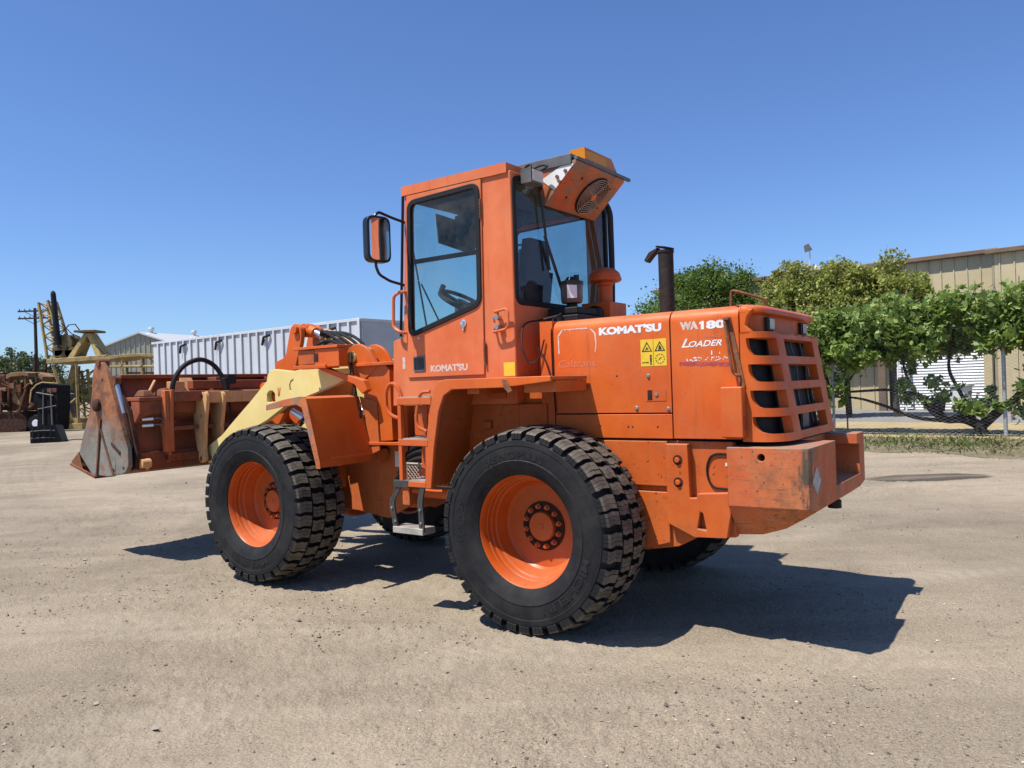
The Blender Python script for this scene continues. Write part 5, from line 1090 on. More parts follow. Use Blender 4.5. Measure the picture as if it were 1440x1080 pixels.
# ---------------------------------------------------------------- trees on the right
tree('broad_tree', 'broad dark green tree behind the loader hood beside the tan shed', (9.3,36.0,0), (9.3,36.0,4.25), (3.0,2.6,2.45), 150, 420, 0.14, 'leaf_dark', 21, 0.22)
TG = 'yellow green trees before the tan shed'
tree('bushy_tree', 'yellow green bushy tree standing next to the broad dark green tree', (10.3,28.0,0), (10.3,28.0,3.7), (1.35,1.3,1.75), 85, 340, 0.13, 'leaf_light', 31, 0.12, TG)
tree('bushy_tree', 'tallest yellow green bushy tree, between two others of its kind', (12.2,28.0,0), (12.2,28.0,4.0), (1.25,1.3,1.78), 85, 340, 0.13, 'leaf_light', 41, 0.12, TG)
tree('bushy_tree', 'yellow green bushy tree next to the upper wall of the tan shed', (13.55,27.2,0), (13.55,27.2,3.75), (1.15,1.2,1.65), 80, 340, 0.13, 'leaf_light', 51, 0.12, TG)
# ---------------------------------------------------------------- chain-link fence
FE = empty('chain_link_fence', fp(2,0)); tag(FE, 'galvanised chain link fence along the straw verge under the vines', 'fence')
def FL(p): return Vector(p)-Vector(fp(2,0))
MT['galv'] = plain('galvanised_steel', (0.46,0.47,0.48), 0.5, 0.3, 0.15)
H = 2.55
pm = None
for a in (-7.6,-3.8,0.0,3.85,7.7,11.5,15.3):
    m = MB(); p = FL(fp(a,0)); m.cyl(p, p+Vector((0,0,H+0.15)), 0.042 if abs(a) < 0.1 else 0.033, 12); m.lathe([(0.045,0),(0.04,0.05),(0,0.07)], p+Vector((0,0,H+0.15)), (0,0,1), 12); m.build('post', 'galv', FE, ang=40)
m = MB(); p = FL(fp(3.5,-0.03)); m.cyl(p, p+Vector((0,0,1.45)), 0.022, 8); m.build('stake', 'bark_dark', FE)
m = MB()
for z in (H+0.02, 0.06): m.tube([FL(fp(a,-0.04,z)) for a in (-8,4,15.5)], 0.005, 6)
m.build('tension_wire', 'galv', FE)
# woven mesh: zigzag wires
cell = 0.078; A0, A1 = -8.0, 15.3; nw = int((A1-A0)/cell); nh = int(H/(cell*0.5)); wr = 0.0033
zz = np.arange(nh+1)*(cell*0.5)+0.05; V = []; Fc = []; base = 0
off = np.where(np.arange(nh+1) % 2 == 0, -cell/2, cell/2)
o0 = np.array(fp(2,0)); an_ = np.array([FA.x, FA.y, 0]); nn_ = np.array([FN.x, FN.y, 0])
ring = [(1,0),(-0.5,0.87),(-0.5,-0.87)]
for w in range(nw):
    sgn = 1 if w % 2 else -1
    a = A0+w*cell+off*sgn*1.02; c = np.array(fp(0,0))[None]-o0+a[:, None]*an_+zz[:, None]*np.array([0,0,1.0])+(sgn*0.003-0.05)*nn_
    for (e1, e2) in ring: V.append(c+wr*(e1*nn_+e2*an_))
    n1 = nh+1; i0 = base+np.arange(nh)
    for k in range(3):
        j = (k+1) % 3; Fc.append(np.stack([i0+k*n1, i0+k*n1+1, i0+j*n1+1, i0+j*n1], -1))
    base += 3*n1
o = link('wire_mesh', np_mesh('wire_mesh', np.concatenate(V), np.concatenate(Fc)), 'galv', FE, ang=180); tag(o, kind='stuff')
# ---------------------------------------------------------------- grape vine trained over the fence
def vine(name, label, base_a, base_n, limbs, mass, seed, lsize, grp, shoots=70):
    b = fp(base_a, base_n); t = empty(name, b); tag(t, label, 'vine', grp); m = MB()
    loc = lambda a, n, z: Vector(fp(a, n, z))-b
    for pth, r0, r1 in limbs: m.tube(fillet([loc(*q) for q in pth], 0.25, 4), r0, 8, r_end=r1)
    m.build('trunk', 'bark_dark', t, ang=60)
    r = np.random.default_rng(seed); P = []
    for (a0, a1, n0, n1, z0, z1, ncl, per, cr) in mass:
        cs = np.stack([r.uniform(a0, a1, ncl), r.uniform(n0, n1, ncl), r.uniform(z0, z1, ncl)], -1)
        w = np.array([np.array(loc(*q)) for q in cs]); P.append(clumps(w, [np.array([1, 1, 0.85])*cr*(0.25+1.3*r.random()**1.5) for _ in w], per, seed+len(P), 0.2))
    sh = []
    for k in range(shoots):       # young shoots arching out of the canopy
        a_, n_ = r.uniform(mass[0][0], mass[0][1]), r.uniform(-0.7, 0.6); p0 = np.array(loc(a_, n_, r.uniform(mass[0][5]-0.3, mass[0][5]))); d_ = np.array([r.normal()*0.5, r.normal()*0.5, r.uniform(-0.2, 1.0)]); ln = r.uniform(0.35, 0.8)
        tt = r.random(16)[:, None]; sh.append(p0+d_*tt*ln+np.array([0, 0, -0.25])*(tt*ln)**2+r.normal(size=(16, 3))*0.035)
    P += sh
    co, f = leaves(np.concatenate(P), lsize, seed+9, 0.6, True, 0.95); link('foliage', np_mesh('foliage', co, f), 'leaf_vine', t, ang=180); return t
VG = 'grape vines on the chain link fence'
vine('grape_vine', 'old grape vine with thick black sprawling trunk beside the fence post', 0.55, 0.45,
     [(((0.55,0.45,-0.05),(0.60,0.45,0.25),(0.95,0.40,0.42),(1.35,0.35,0.34),(1.75,0.35,0.75),(2.0,0.30,1.1)), 0.14, 0.05),
      (((0.60,0.45,0.20),(0.25,0.45,0.55),(-0.2,0.4,0.9),(-0.5,0.3,1.5),(-0.7,0.2,2.6)), 0.12, 0.04),
      (((0.70,0.45,0.35),(0.9,0.3,0.9),(1.2,0.2,1.6),(1.0,0.1,2.6)), 0.06, 0.03),
      (((1.40,0.35,0.36),(2.0,0.3,0.42),(2.7,0.25,0.75),(3.3,0.2,0.95),(4.4,0.15,1.0)), 0.05, 0.025),
      (((1.30,0.35,0.40),(1.7,0.3,0.95),(2.5,0.2,1.15),(3.6,0.1,1.10)), 0.06, 0.03),
      (((2.0,0.30,1.1),(2.2,0.2,1.7),(2.05,0.1,2.7)), 0.035, 0.02)],
     [(-4.5,2.2,-0.5,1.0,2.05,3.25,170,140,0.38), (-4.0,-0.4,-0.2,0.8,1.3,2.4,26,90,0.30), (-1.5,1.0,-0.2,0.8,0.5,1.1,22,55,0.26), (0.9,2.4,0.0,0.5,0.9,1.5,9,45,0.24), (1.8,2.3,-0.1,0.4,1.5,2.4,7,40,0.2), (-3.5,-1.0,0.0,1.0,0.3,1.5,22,90,0.35)], 61, 0.125, VG)
vine('grape_vine', 'dense grape vine hanging in a curtain between fence post and rear counterweight', 4.3, 0.5,
     [(((4.3,0.5,-0.05),(4.35,0.5,0.6),(4.1,0.4,1.3),(4.4,0.3,2.2),(4.2,0.2,2.8)), 0.09, 0.04), (((4.25,0.5,0.9),(3.6,0.35,1.3),(3.0,0.2,2.2)), 0.05, 0.02), (((4.4,0.3,2.2),(5.5,0.2,2.5),(7.0,0.2,2.6)), 0.04, 0.02)],
     [(2.3,8.5,-0.6,1.1,1.95,3.05,130,150,0.38), (2.7,8.0,-0.5,0.8,1.75,2.5,46,120,0.32), (3.5,4.6,-0.25,0.2,0.55,1.5,9,45,0.22), (4.9,9.5,-0.2,0.8,0.4,1.8,30,90,0.35)], 71, 0.125, VG)
# weeds and dead stalks at the fence foot
r = np.random.default_rng(81); N = 16000
a = r.uniform(-8, 9, N); n = -4.7+5.6*r.random(N); hgt = 0.03+0.10*r.random(N)**1.6
dense = np.exp(-((n+2.2)/1.2)**2)*(0.4+0.6*(np.sin(a*1.3)+np.sin(a*3.1+1) > -0.3)); keep = r.random(N) < 0.15+0.85*dense; a, n, hgt = a[keep], n[keep], hgt[keep]; N = len(a)
B = np.array(fp(0,0))[None]+a[:, None]*an_+n[:, None]*nn_; th = r.random(N)*2*pi; tl = r.normal(size=(N, 2))*0.7
w = np.stack([np.cos(th), np.sin(th), 0*th], -1)*(0.006+0.012*r.random(N))[:, None]; tip = B+np.stack([tl[:, 0]*hgt, tl[:, 1]*hgt, hgt], -1); B = B+np.array([0,0,0.005])
mid = B*0.5+tip*0.5+np.stack([0*hgt, 0*hgt, hgt*0.12], -1)
V = np.stack([B-w, B+w, mid+w*1.3, tip, mid-w*1.3], 1).reshape(-1, 3); f = np.arange(N*5).reshape(N, 5)
o = link('weeds', np_mesh('weeds', V, f), 'leaf_weed', ang=180); tag(o, 'low green weeds and dead stalks along the verge before the fence', 'weeds', kind='stuff')
m = MB(); rr_ = random.Random(9)
for k in range(130):
    p = fp(rr_.uniform(-6,6), rr_.uniform(-4.6,-2.6), rr_.uniform(0.03,0.07)); q = p+Vector((rr_.uniform(-.4,.4), rr_.uniform(-.3,.3), rr_.uniform(-.01,.10))); m.tube([p, p.lerp(q,.5)+Vector((0,0,.03)), q], 0.006, 4, r_end=0.003)
o = m.build('dead_twigs', 'bark', ang=180); tag(o, 'bleached dead twigs and stalks lying on the verge', 'twigs', kind='stuff')
# ---------------------------------------------------------------- tan metal shed
def sheetmetal(name, col, streak, amt=0.45):
    s = NT(name); o = s.tc.outputs['Object']; c = s.mix(s.ramp(s.noise(0.5, 5, 0.65), 0.35, 0.65), tuple(x*0.90 for x in col), col)
    k = s.mth('MULTIPLY', s.ramp(s.noise(5, 5, 0.65, s.scale(o, (1, 1, 0.06))), 0.52, 0.70), s.ramp(s.noise(0.6, 3), 0.4, 0.6)); c = s.mix(s.mth('MULTIPLY', k, amt), c, streak)
    s.bump(s.noise(1.3, 3), 0.35, 0.05); return s.fin(c, 0.5, 0, 0.3)
MT['tan'] = sheetmetal('tan_steel_siding', (0.55,0.46,0.28), (0.30,0.22,0.12)) or plain('tan_steel_siding', (0.52,0.44,0.27), 0.55, 0.0, 0.06, 2)
MT['tan_dark'] = plain('tan_steel_shade', (0.32,0.26,0.17), 0.6, 0.0, 0.10, 2)  # darker copy of the siding tan; the walls' shade is put into the colour
MT['brown'] = plain('brown_trim', (0.17,0.115,0.075), 0.55, 0.0, 0.15, 2)
MT['siding'] = plain('white_siding', (0.80,0.81,0.83), 0.5, 0.0, 0.05, 3)
MT['roofing'] = plain('pale_roof', (0.62,0.62,0.60), 0.4, 0.2, 0.08, 2)
SH = empty('metal_shed', fp(6,13.1)); tag(SH, 'tan ribbed steel shed with brown roof trim and open lower bays', 'building')
def SL(a, n, z): return Vector(fp(a,n,z))-Vector(fp(6,13.1))
def fbox(m, a0, a1, n0, n1, z0, z1, L=None):
    L = L or SL; m.hexa([L(a0,n0,z0),L(a1,n0,z0),L(a1,n1,z0),L(a0,n1,z0),L(a0,n0,z1),L(a1,n0,z1),L(a1,n1,z1),L(a0,n1,z1)]); return m
def siding_panels(a0, a1, n, z0, z1, mat, name, step=0.45):
    k = a0
    while k < a1-0.05:
        e = min(k+step, a1); m = fbox(MB(), k+0.006, e-0.006, n, n+0.03, z0, z1); fbox(m, k+0.01, k+0.055, n-0.03, n+0.001, z0+0.002, z1-0.002); m.build(name, mat, SH); k = e
siding_panels(2.42, 17.0, 13.1, 4.45, 5.95, 'tan', 'wall_panel')
siding_panels(-7.0, 2.2, 11.7, 0.0, 5.74, 'tan', 'wall_panel')
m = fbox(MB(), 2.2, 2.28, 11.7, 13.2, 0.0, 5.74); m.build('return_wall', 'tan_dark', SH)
m = fbox(MB(), 2.28, 2.42, 13.02, 13.2, 0.0, 6.0); m.build('downpipe', 'tan', SH)
m = fbox(MB(), 2.3, 17.2, 12.85, 13.25, 5.95, 6.12); fbox(m, -7.2, 2.45, 11.5, 11.9, 5.74, 5.91); m.build('gutter', 'brown', SH, 0.02)
m = fbox(MB(), 2.6, 17.0, 13.08, 13.3, 4.33, 4.44); m.build('lintel', 'brown', SH)
m = MB(); m.hexa([SL(17.1,13.0,6.0),SL(-7.1,13.0,6.0),SL(-7.1,27,7.0),SL(17.1,27,7.0),SL(17.1,13.0,6.09),SL(-7.1,13.0,6.09),SL(-7.1,27,7.1),SL(17.1,27,7.1)]); m.build('roof', 'roofing', SH)
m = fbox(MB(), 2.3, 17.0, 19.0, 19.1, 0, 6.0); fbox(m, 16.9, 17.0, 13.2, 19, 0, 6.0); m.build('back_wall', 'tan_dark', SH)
for a in (2.75, 6.55, 9.9, 13.4, 16.8):
    m = fbox(MB(), a-0.14, a+0.14, 13.05, 13.3, 0, 4.33); m.build('column', 'brown' if a in (6.55,) else 'tan', SH)
siding_panels(6.7, 9.7, 14.6, 0.0, 2.9, 'tan', 'wall_panel', 0.6)
m = MB(); 
for k in range(26):
    z0_, z1_ = 0.05+k*0.112, 0.05+(k+1)*0.112; m.hexa([SL(2.95,13.70,z0_),SL(6.35,13.70,z0_),SL(6.35,13.80,z0_),SL(2.95,13.80,z0_),SL(2.95,13.735,z1_-0.004),SL(6.35,13.735,z1_-0.004),SL(6.35,13.80,z1_-0.004),SL(2.95,13.80,z1_-0.004)])
o = m.build('white_siding', 'siding', SH); tag(o, kind='stuff')
for a, n_ in ((9.6,14.5),(8.7,14.8)):
    m = MB(); p = SL(a,n_,6.1); m.cyl(p, p+Vector((0,0,0.25)), 0.10, 14); m.lathe([(0.0,0.20),(0.14,0.24),(0.17,0.34),(0.13,0.44),(0.0,0.48)], p, (0,0,1), 16); m.build('roof_vent', 'roofing', SH)
LA = empty('ladder', fp(6.05,13.3)); tag(LA, 'white ladder leaning against the white siding of the shed', 'ladder')
for da in (0.0, 0.36):
    m = MB(); q = Vector(fp(6.05-da,13.2))-Vector(fp(6.05,13.3)); q2 = Vector(fp(6.02-da,13.62,2.75))-Vector(fp(6.05,13.3)); m.tube([q, q2], 0.035, 6); m.build('rail', 'white', LA)
for k in range(8):
    t = (k+0.6)/8.4; A = Vector(fp(6.05,13.2)).lerp(Vector(fp(6.02,13.62,2.75)), t)-Vector(fp(6.05,13.3)); Bq = Vector(fp(5.69,13.2)).lerp(Vector(fp(5.66,13.62,2.75)), t)-Vector(fp(6.05,13.3)); m = MB(); m.tube([A, Bq], 0.03, 6); m.build('rung', 'white', LA)
BR = MB(); BR.lathe([(0.0,0.0),(0.30,0.0),(0.34,0.45),(0.38,0.95),(0.36,0.97),(0.0,0.97)], (0,0,0), (0,0,1), 20); BR = BR.build('storage_bin', 'white', loc=fp(3.65,12.9)); tag(BR, 'white lidded bin standing in front of the white siding', 'bin')
m = MB(); m.lathe([(0,0.97),(0.45,0.97),(0.46,1.06),(0.40,1.12),(0,1.14)], (0,0,0), (0,0,1), 20); m.build('lid', 'white', BR)
m = MB(); m.lathe([(0,0),(0.26,0),(0.33,0.5),(0.36,0.5),(0.36,0.54),(0.30,0.54),(0.28,0.3),(0,0.3)], (0,0,0), (0,0,1), 18); o = m.build('plant_tub', 'black', loc=fp(4.45,12.7)); tag(o, 'black tub on the drive beside the white lidded bin', 'tub')
# lamp post behind the shed
LP = empty('yard_lamp', (18.0,46.0,0)); tag(LP, 'slim grey yard lamp rising behind the tan shed roof', 'street lamp')
m = MB(); m.cyl((0,0,0),(0,0,9.05),0.08,10,r2=0.045); m.build('pole', 'galv', LP); m = MB(); m.hexa([(-0.22,-0.2,8.95),(0.10,-0.2,9.05),(0.10,0.2,9.05),(-0.22,0.2,8.95),(-0.30,-0.16,9.35),(-0.12,-0.16,9.45),(-0.12,0.16,9.45),(-0.30,0.16,9.35)]); m.build('lamp_head', 'grey', LP, 0.02)
# ================================================================== left background
# ribbed box trailer, 4 m high
T1 = unw(505,447,z=4.0); T2 = unw(214,481.5,z=4.0); ta = (T2-T1); ta.z = 0; TL_ = ta.length; ta.normalize(); tn = Vector((-ta.y, ta.x, 0)); tn = tn if tn.y > 0 else -tn
MT['trailer'] = sheetmetal('trailer_white', (0.60,0.62,0.65), (0.30,0.24,0.19), 0.6); MT['trailer_dark'] = plain('trailer_end', (0.46,0.47,0.49), 0.5, 0.0, 0.10, 1.5)
TRb = Vector((T1.x, T1.y, 0)); TR = empty('box_trailer', TRb); tag(TR, 'long white ribbed box trailer parked behind the loader bucket', 'trailer')
def TP(a, n, z): return ta*a+tn*n+Vector((0,0,z))
m = MB(); fbox(m, 0.0, TL_, 0.06, 2.5, 1.15, 3.94, TP); m.build('body', 'trailer_dark', TR)
k = 0.0; st = TL_/26
for i_ in range(26):
    m = fbox(MB(), i_*st+0.03, (i_+1)*st-0.03, 0.03, 0.061, 1.2, 3.9, TP); m.build('side_panel', 'trailer', TR)
    m = fbox(MB(), i_*st-0.05, i_*st+0.05, -0.045, 0.06, 1.2, 3.9, TP); m.build('rib', 'trailer', TR)
m = fbox(MB(), -0.03, TL_+0.03, -0.03, 2.53, 3.90, 4.0, TP); m.build('top_rail', 'trailer', TR, 0.01); m = fbox(MB(), -0.03, TL_+0.03, -0.03, 2.53, 1.02, 1.2, TP); m.build('bottom_rail', 'trailer', TR, 0.01)
m = fbox(MB(), -0.05, 0.08, -0.04, 0.10, 1.1, 3.98, TP); m.build('corner_post', 'trailer', TR, 0.01)
for a in (1.2, 5.0, 8.2, 10.9):
    for z, dz in ((3.75,0.35),(2.2,0.5)):
        if z < 3 and a not in (5.0, 8.2): continue
        m = MB(); m.tube([TP(a,-0.02,z), TP(a+0.25,-0.12,z-dz*0.2), TP(a+0.45,-0.05,z-dz)], 0.05, 6); m.build('tie_hook', 'black', TR)
for a in (1.6, 2.9):
    for n_ in (0.25, 2.2):
        m = MB(); m.lathe([(0.28,-0.14),(0.5,-0.14),(0.52,0),(0.5,0.14),(0.28,0.14),(0.2,0.05)], TP(a,n_,0.52), tn, 20); m.build('wheel', 'black', TR)
m = fbox(MB(), 11.2, 11.4, 0.4, 0.6, 0, 1.1, TP); m.build('landing_leg', 'grey', TR); m = fbox(MB(), 11.2, 11.4, 1.9, 2.1, 0, 1.1, TP); m.build('landing_leg', 'grey', TR)
# far barn
def KP(u, v, Y): return unw(u, v, y=Y)
bl, ba, Y0 = KP(140,490,80), KP(196,468.5,80), 80
BA = empty('barn', (ba.x, Y0, 0)); tag(BA, 'tan ribbed steel barn with pale gable roof and round roof vents', 'building')
hw = ba.x-bl.x; ez = bl.z; az = ba.z
MT['barn'] = plain('barn_siding', (0.34,0.33,0.25), 0.6, 0, 0.06, 1)
n_ = 16
for k in range(n_):
    x0 = -hw+2*hw*k/n_; x1 = -hw+2*hw*(k+1)/n_; zt = lambda x: az-(az-ez)*abs(x)/hw
    m = MB(); m.prism([(x0+0.02,0),(x1-0.02,0),(x1-0.02,zt(x1-0.02)),(x0+0.02,zt(x0+0.02))], 'y', 0, 0.1); m.build('wall_panel', 'barn', BA)
    m = MB(); m.box(x0-0.05,x0+0.05,-0.06,0.05,0,zt(x0)-0.05); m.build('rib', 'barn', BA)
bd = Vector((0.377,0.926,0))*34       # ridge runs away to the right
m = MB()
for s in (-1, 1):
    A, B_ = Vector((0,-0.25,az+0.12)), Vector((s*(hw+0.3),-0.25,ez-0.02)); m.hexa([A-Vector((0,0,.15)), B_-Vector((0,0,.15)), B_+bd-Vector((0,0,.15)), A+bd-Vector((0,0,.15)), A, B_, B_+bd, A+bd])
m.build('roof', 'roofing', BA)
m = MB(); A = Vector((hw,0,0)); m.hexa([A, A+bd, A+bd+Vector((0,.2,0)), A+Vector((0,.2,0)), A+Vector((0,0,ez)), A+bd+Vector((0,0,ez)), A+bd+Vector((0,.2,ez)), A+Vector((0,.2,ez))]); m.build('side_wall', 'barn', BA)
for t in (0.045, 0.22):
    p = Vector((0,0,az))+bd*t; m = MB(); m.cyl(p, p+Vector((0,0,0.4)), 0.18, 14); m.lathe([(0,0.3),(0.26,0.34),(0.32,0.5),(0.26,0.68),(0,0.75)], p, (0,0,1), 16); m.build('roof_vent', 'roofing', BA)
# telegraph pole
pb = KP(49,434,75)
UPo = empty('telegraph_pole', (pb.x,75,0)); tag(UPo, 'dark wooden telegraph pole with two crossarms behind the rusty dozer', 'utility pole')
m = MB(); m.cyl((0,0,-0.2),(0,0,pb.z+0.05),0.19,10,r2=0.13); m.build('pole', 'bark_dark', UPo)
for dz in (0.25, 0.95):
    m = MB(); m.box(-1.55,1.55,-0.22,-0.10,pb.z-dz-0.07,pb.z-dz+0.07); c_ = m.build('crossarm', 'bark_dark', UPo)
    for k in (-1.4,-0.9,-0.4,0.4,0.9,1.4):
        m = MB(); m.lathe([(0.05,0),(0.06,0.05),(0.04,0.1),(0.05,0.15),(0,0.17)], (k,-0.16,pb.z-dz+0.07), (0,0,1), 8); m.build('insulator', 'grey', c_)
    m = MB(); m.tube([(0.9,-0.16,pb.z-dz-0.05),(0.0,-0.16,pb.z-dz-0.55)], 0.03, 5); m.tube([(-0.9,-0.16,pb.z-dz-0.05),(0.0,-0.16,pb.z-dz-0.55)], 0.03, 5); m.build('brace', 'bark_dark', c_)
# far trees
for k, (u, v, Y, rx) in enumerate(((12,503,120,5.5),(34,497,118,5.0),(57,505,122,4.5),(-14,500,125,6.0),(80,525,130,5.0),(105,535,135,5.5),(128,530,140,5.0))):
    p = KP(u, v, Y); tree('distant_tree', ('grey green distant tree with rounded crown behind the rusty tractor canopy','tallest grey green distant tree, beside the telegraph pole','grey green distant tree between telegraph pole and lattice boom','wide grey green distant tree beyond the rusty tractor push frame','low distant tree seen between lattice boom and crane struts','low distant tree seen under the crane platform','low distant tree seen past the crane gantry')[k], (p.x,Y,0), (p.x,Y,p.z*0.56), (rx,rx*0.8,p.z*0.46), 42, 110, 0.42, 'leaf_far', 100+k*7, 0.3, 'trees on the far horizon' if k < 4 else 'low trees behind the crane', cr=0.36, zmin=-0.9)
# ---------------------------------------------------------------- yellow lattice crane
YC = 42.0; CRb = KP(105,598,YC); CR = empty('lattice_crane', (CRb.x,YC,0)); tag(CR, 'old yellow lattice boom crane with canopy and black mast', 'crane')
MT['crane'] = paint('crane_yellow', (0.50,0.38,0.14), (0.42,0.30,0.12), rough=0.7, chips=0.58, dust=0.4, dirt=0.8); MT['crane_dark'] = rusty('crane_brown', (0.10,0.075,0.04), (0.20,0.15,0.07), sc=2)  # second one: dark brown for winch, gantry head and machine deck
def K(u, v, d=0.0): p = KP(u, v, YC); return Vector((p.x-CRb.x, d, p.z))
def lattice(name, A, B, wA, wB, n, dep, mat):
    m = MB(); A, B = Vector(A), Vector(B); ax = (B-A).normalized(); sd = Vector((ax.z,0,-ax.x))
    P = lambda t, s, d: A.lerp(B, t)+sd*(s*(wA+(wB-wA)*t)/2)+Vector((0,d*dep/2,0))
    for s in (1,-1):
        for d in (1,-1): m.tube([P(0,s,d), P(1,s,d)], 0.085, 5)
    for k in range(n):
        t0, t1 = k/n, (k+1)/n; q = 1 if k % 2 else -1
        for d in (1,-1): m.tube([P(t0,q,d), P(t1,-q,d)], 0.035, 4)
        for s in (1,-1): m.tube([P(t0,s,q), P(t1,s,-q)], 0.035, 4)
    m.build(name, mat, CR, ang=60)
lattice('boom', K(85,502), K(67,425), 0.95, 0.50, 10, 0.8, 'crane')
lattice('lower_boom', K(118,592,0.5), K(112,520,0.5), 0.85, 0.7, 7, 0.7, 'crane')
m = MB(); m.cyl(K(90.5,486,-0.6),K(84,415,-0.6),0.17,12,r2=0.13); m.lathe([(0.13,0),(0.09,0.12),(0,0.18)], K(84,415,-0.6), (-0.09,0,1), 10); m.build('mast', 'black', CR)
m = MB(); m.cyl(K(98,482,-0.5),K(98,482,0.6),0.42,16); m.cyl(K(88,494,-0.5),K(88,494,0.6),0.30,14); m.cyl(K(106,496,-0.5),K(106,496,0.6),0.32,14); m.tube([K(84,478),K(104,472)], 0.09, 6); m.tube([K(80,490),K(92,470)], 0.08, 6); m.box(K(84,500).x,K(112,500).x,-0.5,0.6,K(84,503).z,K(84,493).z); m.build('winch', 'crane_dark', CR, 0.02)
for sgn, u0, u1 in ((1,126,106),(-1,129,149)):
    m = MB(); A, B_ = K(u0,469), K(u1,506); w_ = 0.13
    m.hexa([B_+Vector((-w_*1.3,-0.6,0)),B_+Vector((w_*1.3,-0.6,0)),B_+Vector((w_*1.3,0.6,0)),B_+Vector((-w_*1.3,0.6,0)),A+Vector((-w_,-0.35,0)),A+Vector((w_,-0.35,0)),A+Vector((w_,0.35,0)),A+Vector((-w_,0.35,0))]); m.build('gantry_leg', 'crane', CR, 0.03)
m = MB(); m.box(K(112,468).x,K(141,468).x,-0.6,0.6,K(126,468).z,K(126,465).z); m.tube([K(128,472),K(137,500)], 0.06, 6); m.tube([K(120,480),K(135,480)], 0.06, 6); m.build('gantry_head', 'crane_dark', CR, 0.03)
m = MB(); A, B_ = K(82,509), K(164,503); m.hexa([A+Vector((0,-1.1,-0.14)),B_+Vector((0,-1.1,-0.14)),B_+Vector((0,1.2,-0.14)),A+Vector((0,1.2,-0.14)),A+Vector((0,-1.1,0.12)),B_+Vector((0,-1.1,0.12)),B_+Vector((0,1.2,0.12)),A+Vector((0,1.2,0.12))]); m.build('platform', 'crane', CR, 0.03)
top = [K(u, v) for u, v in ((158,505),(185,500),(210,498),(238,500),(268,507))]
m = MB(); m.prism([(p.x,p.z) for p in top]+[(p.x,p.z-0.16) for p in top[::-1]], 'y', -1.3, 1.3); m.build('canopy', 'crane', CR, 0.02)
for u in (163,187,214,245,262):
    for d in (-1.2,1.2): 
        m = MB(); A = K(u,502,d); m.tube([A, Vector((A.x,d,0.4))], 0.07, 6); m.build('canopy_post', 'crane', CR)
m = MB(); m.tube([K(163,516,-1.2),K(262,516,-1.2)], 0.07, 6); m.build('canopy_rail', 'crane', CR); m = MB(); m.tube([K(163,524,1.2),K(262,524,1.2)], 0.06, 6); m.build('canopy_rail', 'crane', CR); m = MB(); m.tube([K(175,505,-1.2),K(195,530,-1.2)], 0.05, 5); m.build('canopy_brace', 'crane', CR); m = MB(); m.tube([K(225,505,-1.2),K(250,530,-1.2)], 0.05, 5); m.build('canopy_brace', 'crane', CR)
m = MB(); m.box(K(160,560).x,K(266,560).x,-1.2,1.2,0.35,1.5); m.build('machine_deck', 'crane_dark', CR, 0.03)
for (u0,v0,u1,v1,d,w_) in ((89,514,116,590,-1.0,0.09),(112,514,92,592,-0.5,0.17),(122,512,125,592,-1.0,0.08),(100,514,96,592,0.8,0.07),(136,508,139,592,0.6,0.07),(120,560,95,580,-0.9,0.05)):
    m = MB(); m.tube([K(u0,v0,d),K(u1,v1,d)], w_, 4); m.build('strut', 'crane', CR)
A, B_ = K(82,598), K(133,598); m = MB(); m.box(A.x,B_.x,-1.2,1.2,0.0,0.32); m.box(A.x+0.2,B_.x-0.2,-1.0,1.0,0.32,0.55); m.build('base_frame', 'crane', CR, 0.02)
m = MB(); m.tube([K(94,470,-0.5),K(104,458,-0.5),K(113,457,-0.5),K(119,465,-0.5)], 0.03, 5); m.tube([K(93,455,-0.5),K(108,470,-0.5),K(120,475,-0.5)], 0.025, 5); m.tube([K(75,500,-0.4),K(78,520,-0.4),K(88,535,-0.4)], 0.03, 5); m.tube([K(140,485,-0.5),K(158,502,-0.5)], 0.02, 5); m.build('cable', 'black', CR)
# ---------------------------------------------------------------- rusty crawler tractor
YD_ = 41.0; DZb = KP(38,606,YD_); DZ = empty('crawler_tractor', (DZb.x,YD_,0)); tag(DZ, 'rusty old crawler tractor with tan canopy in the scrap row', 'tractor')
def D(u, v, d=0.0): p = KP(u, v, YD_); return Vector((p.x-DZb.x, d, max(p.z, 0.0)))
def dbox(name, u0, u1, v0, v1, d0, d1, mat, bv=0.03):
    A, B_ = D(u0,v1), D(u1,v0); m = MB(); m.box(A.x,B_.x,d0,d1,A.z,B_.z); return m.build(name, mat, DZ, bv)
MT['rust_tan'] = rusty('rust_tan', (0.30,0.20,0.10), (0.20,0.10,0.05), sc=1.5); MT['rust_red'] = rusty('rust_red', (0.16,0.055,0.03), (0.10,0.04,0.025), (0.24,0.10,0.05), sc=2)
for d0 in (-0.9, 0.9):
    m = MB(); pr = round2([(-0.95,0.0),(0.55,0.0),(0.75,0.45),(0.5,0.95),(-0.8,1.0),(-1.15,0.5)], 0.3, 5); m.prism(pr, 'y', d0-0.25, d0+0.25); m.build('track_frame', 'dark_rust', DZ, 0.02)
    for k in range(len(pr)):
        a_, b_ = Vector(pr[k]), Vector(pr[(k+1) % len(pr)])
        if (b_-a_).length < 0.02: continue
        nseg = max(1, int((b_-a_).length/0.2))
        for q in range(nseg):
            c_ = a_.lerp(b_, (q+0.5)/nseg); m = MB(); m.box(c_.x-0.07,c_.x+0.07,d0-0.3,d0+0.3,c_.y-0.05,c_.y+0.05); m.build('track_shoe', 'dark_rust', DZ)
dbox('engine_housing', 18, 48, 545, 578, -0.5, 0.5, 'rust_red'); dbox('radiator_guard', 0, 18, 548, 566, -0.9, 0.7, 'rust_red'); dbox('seat_box', 48, 62, 552, 575, -0.5, 0.5, 'rust')
